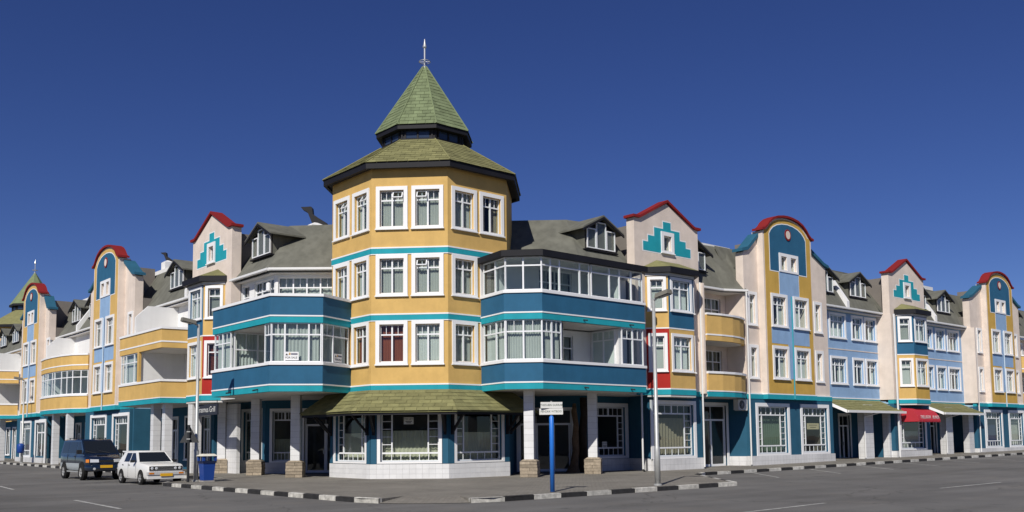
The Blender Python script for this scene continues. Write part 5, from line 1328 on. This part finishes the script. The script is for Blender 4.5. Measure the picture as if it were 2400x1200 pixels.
fbox(H, -.78, .78, 1.84, 1.99, .42, .54, 'bumper', paint('bumper_grey', (.55, .55, .55), rough=.4, bump=0))
fbox(H, -.76, .76, 1.80, 1.96, .25, .40, 'front_spoiler', WP)
for x in (-.62, .62): fbox(H, x - .10, x + .10, 1.985, 1.998, .45, .52, 'indicator', AMB)
fbox(H, -.26, .26, 1.99, 2.005, .36, .48, 'number_plate', PLT)
fbox(H, -.80, .80, -2.0, -1.86, .42, .54, 'bumper', BLP)
for s in (-1, 1):
    fbox(H, min(s * .80, s * .98), max(s * .80, s * .98), .42, .56, .93, 1.03, 'wing_mirror', BLP)
    for y in (-.2, -1.0): fbox(H, min(s * .808, s * .825), max(s * .808, s * .825), y - .07, y + .05, .80, .83, 'door_handle', BLP)
    fbox(H, min(s * .806, s * .813), max(s * .806, s * .813), -.345, -.335, .30, .92, 'door_seam', BLP); fbox(H, min(s * .806, s * .813), max(s * .806, s * .813), .60, .61, .30, .92, 'door_seam', BLP)
# --- dark blue van
VP = carpaint('dark_blue_paint', (.006, .013, .030), .22, .8); VS = carpaint('silver_paint', (.40, .44, .46), .4, .4)
V = Car('van', 'dark blue people carrier van with silver sills parked on the left street', 'van', 14.55, 49.0, -.12, pi)
VB = [(0, 0), (.84, 0), (.93, .05), (.985, .16), (1.0, .34), (1.0, .62), (.99, .80), (.965, .92), (.90, .985), (.82, 1.0), (0, 1.02)]
sv = [(2.33, .50, .56, .90), (2.30, .64, .46, .99), (2.22, .74, .42, 1.05), (2.05, .81, .40, 1.11), (1.85, .84, .40, 1.16), (1.6, .85, .40, 1.22), (1.2, .855, .40, 1.25), (-1.6, .855, .40, 1.26), (-2.1, .845, .42, 1.26), (-2.26, .81, .46, 1.22), (-2.32, .72, .56, 1.14)]
V.add(loft(sv, VB), 'body', VP, None, True, 40)
lw = [(y, hw * 1.006, zl + .01, .80) for y, hw, zl, zt in sv[6:-1]]; lw = [(1.0, .858, .41, .80)] + lw[1:] 
LBP = [(0, 0), (.84, 0), (.93, .10), (.985, .32), (1.0, .6), (1.0, .97), (.98, 1.0), (0, 1.0)]
V.add(loft(lw, LBP), 'lower_body', VS, None, True, 40)
cabin(V, (1.78, -2.26), (.80, -2.06), 1.14, 1.90, .835, .70, VP, None, ((1.20, .44, .74, .46), (.32, -.85, .32, -.83), (-.97, -2.0, -.95, -1.88)), tl=.17)
for s in (-1, 1):
    a, b = sorted((s * .80, s * .875))
    fbox(V, a, b, -.9, .9, .36, .42, 'side_step', GAL)
    c, d = sorted((s * .84, s * 1.06)); o = fbox(V, c, d, 1.26, 1.40, 1.24, 1.44, 'wing_mirror', BLP)
    a, b = sorted((s * .54, s * .58)); fbox(V, a, b, -1.7, .4, 1.99, 2.02, 'roof_rail', BLP)
    for y in (-1.6, -.6, .3): fbox(V, a, b, y - .03, y + .03, 1.93, 1.99, 'rail_foot', BLP)
    a, b = sorted((s * .848, s * .862)); fbox(V, a, b, .36, .37, .8, 1.24, 'door_seam', BLP); fbox(V, a, b, -.92, -.91, .8, 1.24, 'door_seam', BLP)
    fbox(V, min(s * .848, s * .875), max(s * .848, s * .875), .20, .34, 1.10, 1.14, 'door_handle', BLP)
    q = [(s * .34, 2.345, .83), (s * .72, 2.27, .83), (s * .71, 2.23, .98), (s * .34, 2.30, .97)]
    facepanel(V, q, .05, 'headlight', LMP); q = [(s * .73, 2.25, .83), (s * .83, 2.08, .83), (s * .82, 2.06, .98), (s * .72, 2.21, .98)]; facepanel(V, q, .045, 'indicator', AMB)
    o = V.add(MB().lathe((0, 0), [(.06, 0), (.06, .03), (.01, .035)], 14), 'fog_lamp', LMP, None, True); o.data.transform(Matrix.Translation((s * .55, 2.37, .54)) @ Matrix.Rotation(-pi / 2, 4, 'X'))
    for y in (1.45, -1.42): wheel(V, s * .785, y, .37, .25, RIM); well(V, s * .862, y, .45, .42)
fbox(V, -.34, .34, 2.28, 2.335, .84, .94, 'grille', BLP)
V.add(loft([(2.39, .60, .44, .66), (2.35, .74, .42, .71), (2.2, .82, .42, .73), (1.92, .868, .42, .74)], VB), 'bumper', VP, None, True, 40)
fbox(V, -.28, .28, 2.385, 2.41, .58, .71, 'number_plate', PLT)
fbox(V, -.5, .5, 2.34, 2.40, .46, .54, 'lower_grille', BLP)
fbox(V, -.18, .30, 1.72, 1.95, 1.165, 1.20, 'bonnet_scoop', BLP)
for x in (-.35, .3): V.add(MB().tube((x, 1.72, 1.28), (x + .45, 1.55, 1.39), .012, n=5), 'wiper', BLP)

# ================================================================ street furniture
def lamp(x, y, d, h, label, binb=False):
    z = grow((x, y)); T = thing('street_lamp', label, 'street lamp', (x, y, z), group='street lamps')
    MB().lathe((x, y), [(.10, z), (.10, z + 1.3), (.075, z + 1.35), (.055, z + h)], 14).build('pole', GAL, T, smooth=True)
    MB().lathe((x, y), [(.14, z), (.14, z + .04), (.10, z + .06)], 14).build('base_plate', GAL, T)
    f = Fr((x, y), d); mb = MB(); mb.tube((x, y, z + h - .05), f.P(.25, 0, z + h + .07), .05, n=10); mb.build('arm', GAL, T)
    hd = MB(); P = f.P; zz = z + h
    hd.hexa([P(.15, .13, zz + .0), P(.15, -.13, zz + .0), P(.74, -.15, zz + .10), P(.74, .15, zz + .10)][::-1], [P(.15, .09, zz + .16), P(.15, -.09, zz + .16), P(.72, -.11, zz + .25), P(.72, .11, zz + .25)][::-1])
    bm_fix(hd.build('lamp_head', paint('lamp_grey', (.20, .19, .16), rough=.6, bump=0), T))
    ln = MB().hexa([P(.3, .11, zz + .0), P(.3, -.11, zz + .0), P(.7, -.12, zz + .07), P(.7, .12, zz + .07)][::-1], [P(.3, .11, zz + .03), P(.3, -.11, zz + .03), P(.7, -.12, zz + .10), P(.7, .12, zz + .10)][::-1])
    bm_fix(ln.build('lens', plain('lamp_lens', (.05, .045, .04), .2), T))
    return T
lamp(24.75, 21.1, (0, -1), 6.45, 'grey street lamp on the pavement in front of the red and yellow bay')
lamp(15.55, 38.3, (-1, 0), 6.6, 'grey street lamp beside the big blue litter bin')
lamp(18.5, 79.5, (-1, 0), 6.4, 'far grey street lamp carrying a small blue bin at the left edge')
lb = thing('litter_bin', 'small blue litter bin strapped to the far left lamp post', 'bin', (18.3, 79.3, 1.0)); zb = grow((18.3, 79.3))
MB().lathe((18.36, 79.3), [(.2, zb + .75), (.26, zb + .8), (.27, zb + 1.35), (.24, zb + 1.42), (.1, zb + 1.5)], 14).build('drum', BBL, lb, smooth=True)
# blue post with two street name boards
SP = thing('street_sign', 'blue post with two crossed white street name boards on the corner pavement', 'street sign', (19.85, 21.15, 0))
MB().lathe((19.85, 21.15), [(.072, 0), (.072, 2.30), (.045, 2.34), (.02, 2.36)], 16).build('post', SBL, SP, smooth=True)
MB().tube((19.85, 21.15, 2.34), (19.85, 21.15, 2.80), .03, n=8).build('bracket', GAL, SP)
def board(fr, z, tx, wd):
    b = MB().box(fr, -wd / 2, wd / 2, .035, .055, z, z + .19).build('name_board', SGN, SP); text(b, tx, fr, 0, .058, z + .095, .088, plain('sign_ink', (.06, .09, .07), .7), squash=.85)
board(Fr((19.85, 21.15), (.80, -.60)), 2.58, 'THEO-BEN GURIRAB', .68); board(Fr((19.85, 21.15), (.62, -.785)), 2.38, 'HENDRIK WITBOOI', .74)
# litter bin beside the lamp
LB = thing('litter_bin', 'big blue litter bin with raised white lid beside the left street lamp', 'bin', (15.9, 37.6, 0))
bx, by = 15.78, 37.72
def oct8(r, n=8): return [(bx + r * cos(2 * pi * k / n + .35), by + r * sin(2 * pi * k / n + .35)) for k in range(n)]
mb = MB(); mb.hexa([(*p, .06) for p in ((bx - 0.206, by - 0.206), (bx + 0.206, by - 0.206), (bx + 0.206, by + 0.206), (bx - 0.206, by + 0.206))], [(*p, .78) for p in ((bx - 0.258, by - 0.258), (bx + 0.258, by - 0.258), (bx + 0.258, by + 0.258), (bx - 0.258, by + 0.258))]); mb.build('drum', BBL, LB)
MB().abox(bx - 0.292, bx + 0.292, by - 0.292, by + 0.292, .78, .86).build('rim', paint('bin_rim', (.012, .02, .06), bump=0), LB)
for k, j in ((-1, -1), (1, -1), (1, 1), (-1, 1)): MB().abox(bx + k * .25 - .05, bx + k * .25 + .05, by + j * .25 - .05, by + j * .25 + .05, .86, 1.06).build('lid_post', BBL, LB)
MB().hexa([(bx - 0.344, by - 0.344, 1.06), (bx + 0.344, by - 0.344, 1.06), (bx + 0.344, by + 0.344, 1.06), (bx - 0.344, by + 0.344, 1.06)], [(bx - 0.215, by - 0.215, 1.15), (bx + 0.215, by - 0.215, 1.15), (bx + 0.215, by + 0.215, 1.15), (bx - 0.215, by + 0.215, 1.15)]).build('lid', paint('lid_cream', (.66, .64, .55), bump=0), LB)
MB().abox(bx - 0.241, bx + 0.241, by - 0.241, by + 0.241, 0, .055).build('foot', CONC, LB)
# triangular road sign seen from behind
RS = thing('road_sign', 'dark back of a triangular road sign on a dark post beside the lamp', 'road sign', (15.1, 38.0, 0))
MB().tube((15.1, 38.0, 0), (15.1, 38.0, 2.35), .055, n=10).build('post', DKM, RS)
fr_ = Fr((15.1, 38.0), (.757, -.653)); MB().ext(fr_, [(-.40, 1.62), (.40, 1.62), (0, 2.32)], -.09, -.06).build('plate', paint('sign_back', (.05, .052, .055), rough=.5, bump=0), RS)
for z in (1.75, 2.05): MB().box(fr_, -.07, .07, -.06, .06, z, z + .04).build('clamp', GAL, RS)
# driftwood trunk by the entrance
DW = thing('driftwood_trunk', 'tall gnarled driftwood trunk standing by the recessed right entrance', 'trunk', (31.6, 31.9, 0))
def trunk(pts, name, mat):
    mb = MB(); n = 12
    for i, (x, y, z, r) in enumerate(pts):
        for k in range(n):
            t = 2 * pi * k / n; q = r * (1 + .25 * sin(3 * t + i * 1.3) + random.uniform(-.1, .1)); mb.v.append((x + q * cos(t), y + q * sin(t), z))
        if i:
            for k in range(n): mb.f.append(((i - 1) * n + k, (i - 1) * n + (k + 1) % n, i * n + (k + 1) % n, i * n + k))
    mb.f.append(tuple(range((len(pts) - 1) * n, len(pts) * n)))
    return mb.build(name, mat, DW, smooth=True)
trunk([(31.45, 32.0, 0, .32), (31.5, 31.98, .4, .2), (31.55, 31.95, 1.0, .15), (31.5, 31.95, 1.6, .17), (31.58, 31.95, 2.3, .12), (31.5, 31.95, 2.9, .13), (31.52, 31.95, 3.3, .08)], 'trunk', WOD)
trunk([(32.0, 31.9, 0, .2), (32.05, 31.9, .8, .2), (32.0, 31.92, 1.8, .19), (32.08, 31.9, 2.8, .17), (32.05, 31.9, 3.6, .15)], 'trunk', paint('dark_bark', (.035, .026, .02), rough=.95, var=.4, scale=6, bump=.8, bscale=18))

# ================================================================ houses across the junction, seen only as reflections in the glass
def across(x0, x1, y0, y1, h, mat, label, face):
    T = thing('opposite_house', label, 'building', ((x0 + x1) / 2, (y0 + y1) / 2, 0), group='houses across the junction')
    MB().abox(x0, x1, y0, y1, -.2, h).build('wall', mat, T)
    MB().abox(x0 - .3, x1 + .3, y0 - .3, y1 + .3, h, h + .35).build('roof', ROO, T)
    f = Fr((x1, y1), (-1, 0)) if face == 'N' else Fr((x1, y0), (0, 1)); L = (x1 - x0) if face == 'N' else (y1 - y0)
    k = 1.5
    while k + 1.6 < L:
        for z in ((.9, 2.6), (4.0, 5.6)):
            if z[1] < h - .3: w = ubox('window', FRM, f, k, k + 1.5, 0.0, .04, z[0], z[1], T); 
            if z[1] < h - .3: ubox('pane', CGL, f, k + .1, k + 1.4, .041, .05, z[0] + .1, z[1] - .1, T)
        k += 3.2
across(10, 40, -14, -4, 6.5, paint('tan_plaster', (.42, .30, .18)), 'tan house across the right street, reflected in the shop windows', 'N')
across(-16, -5, 10, 44, 6.0, paint('buff_plaster', (.46, .38, .27)), 'buff house across the left street, reflected in the shop windows', 'E')
across(-24, -6, -24, -6, 5.5, paint('grey_plaster', (.35, .33, .30)), 'low grey house behind the viewer, reflected in the tower windows', 'N')
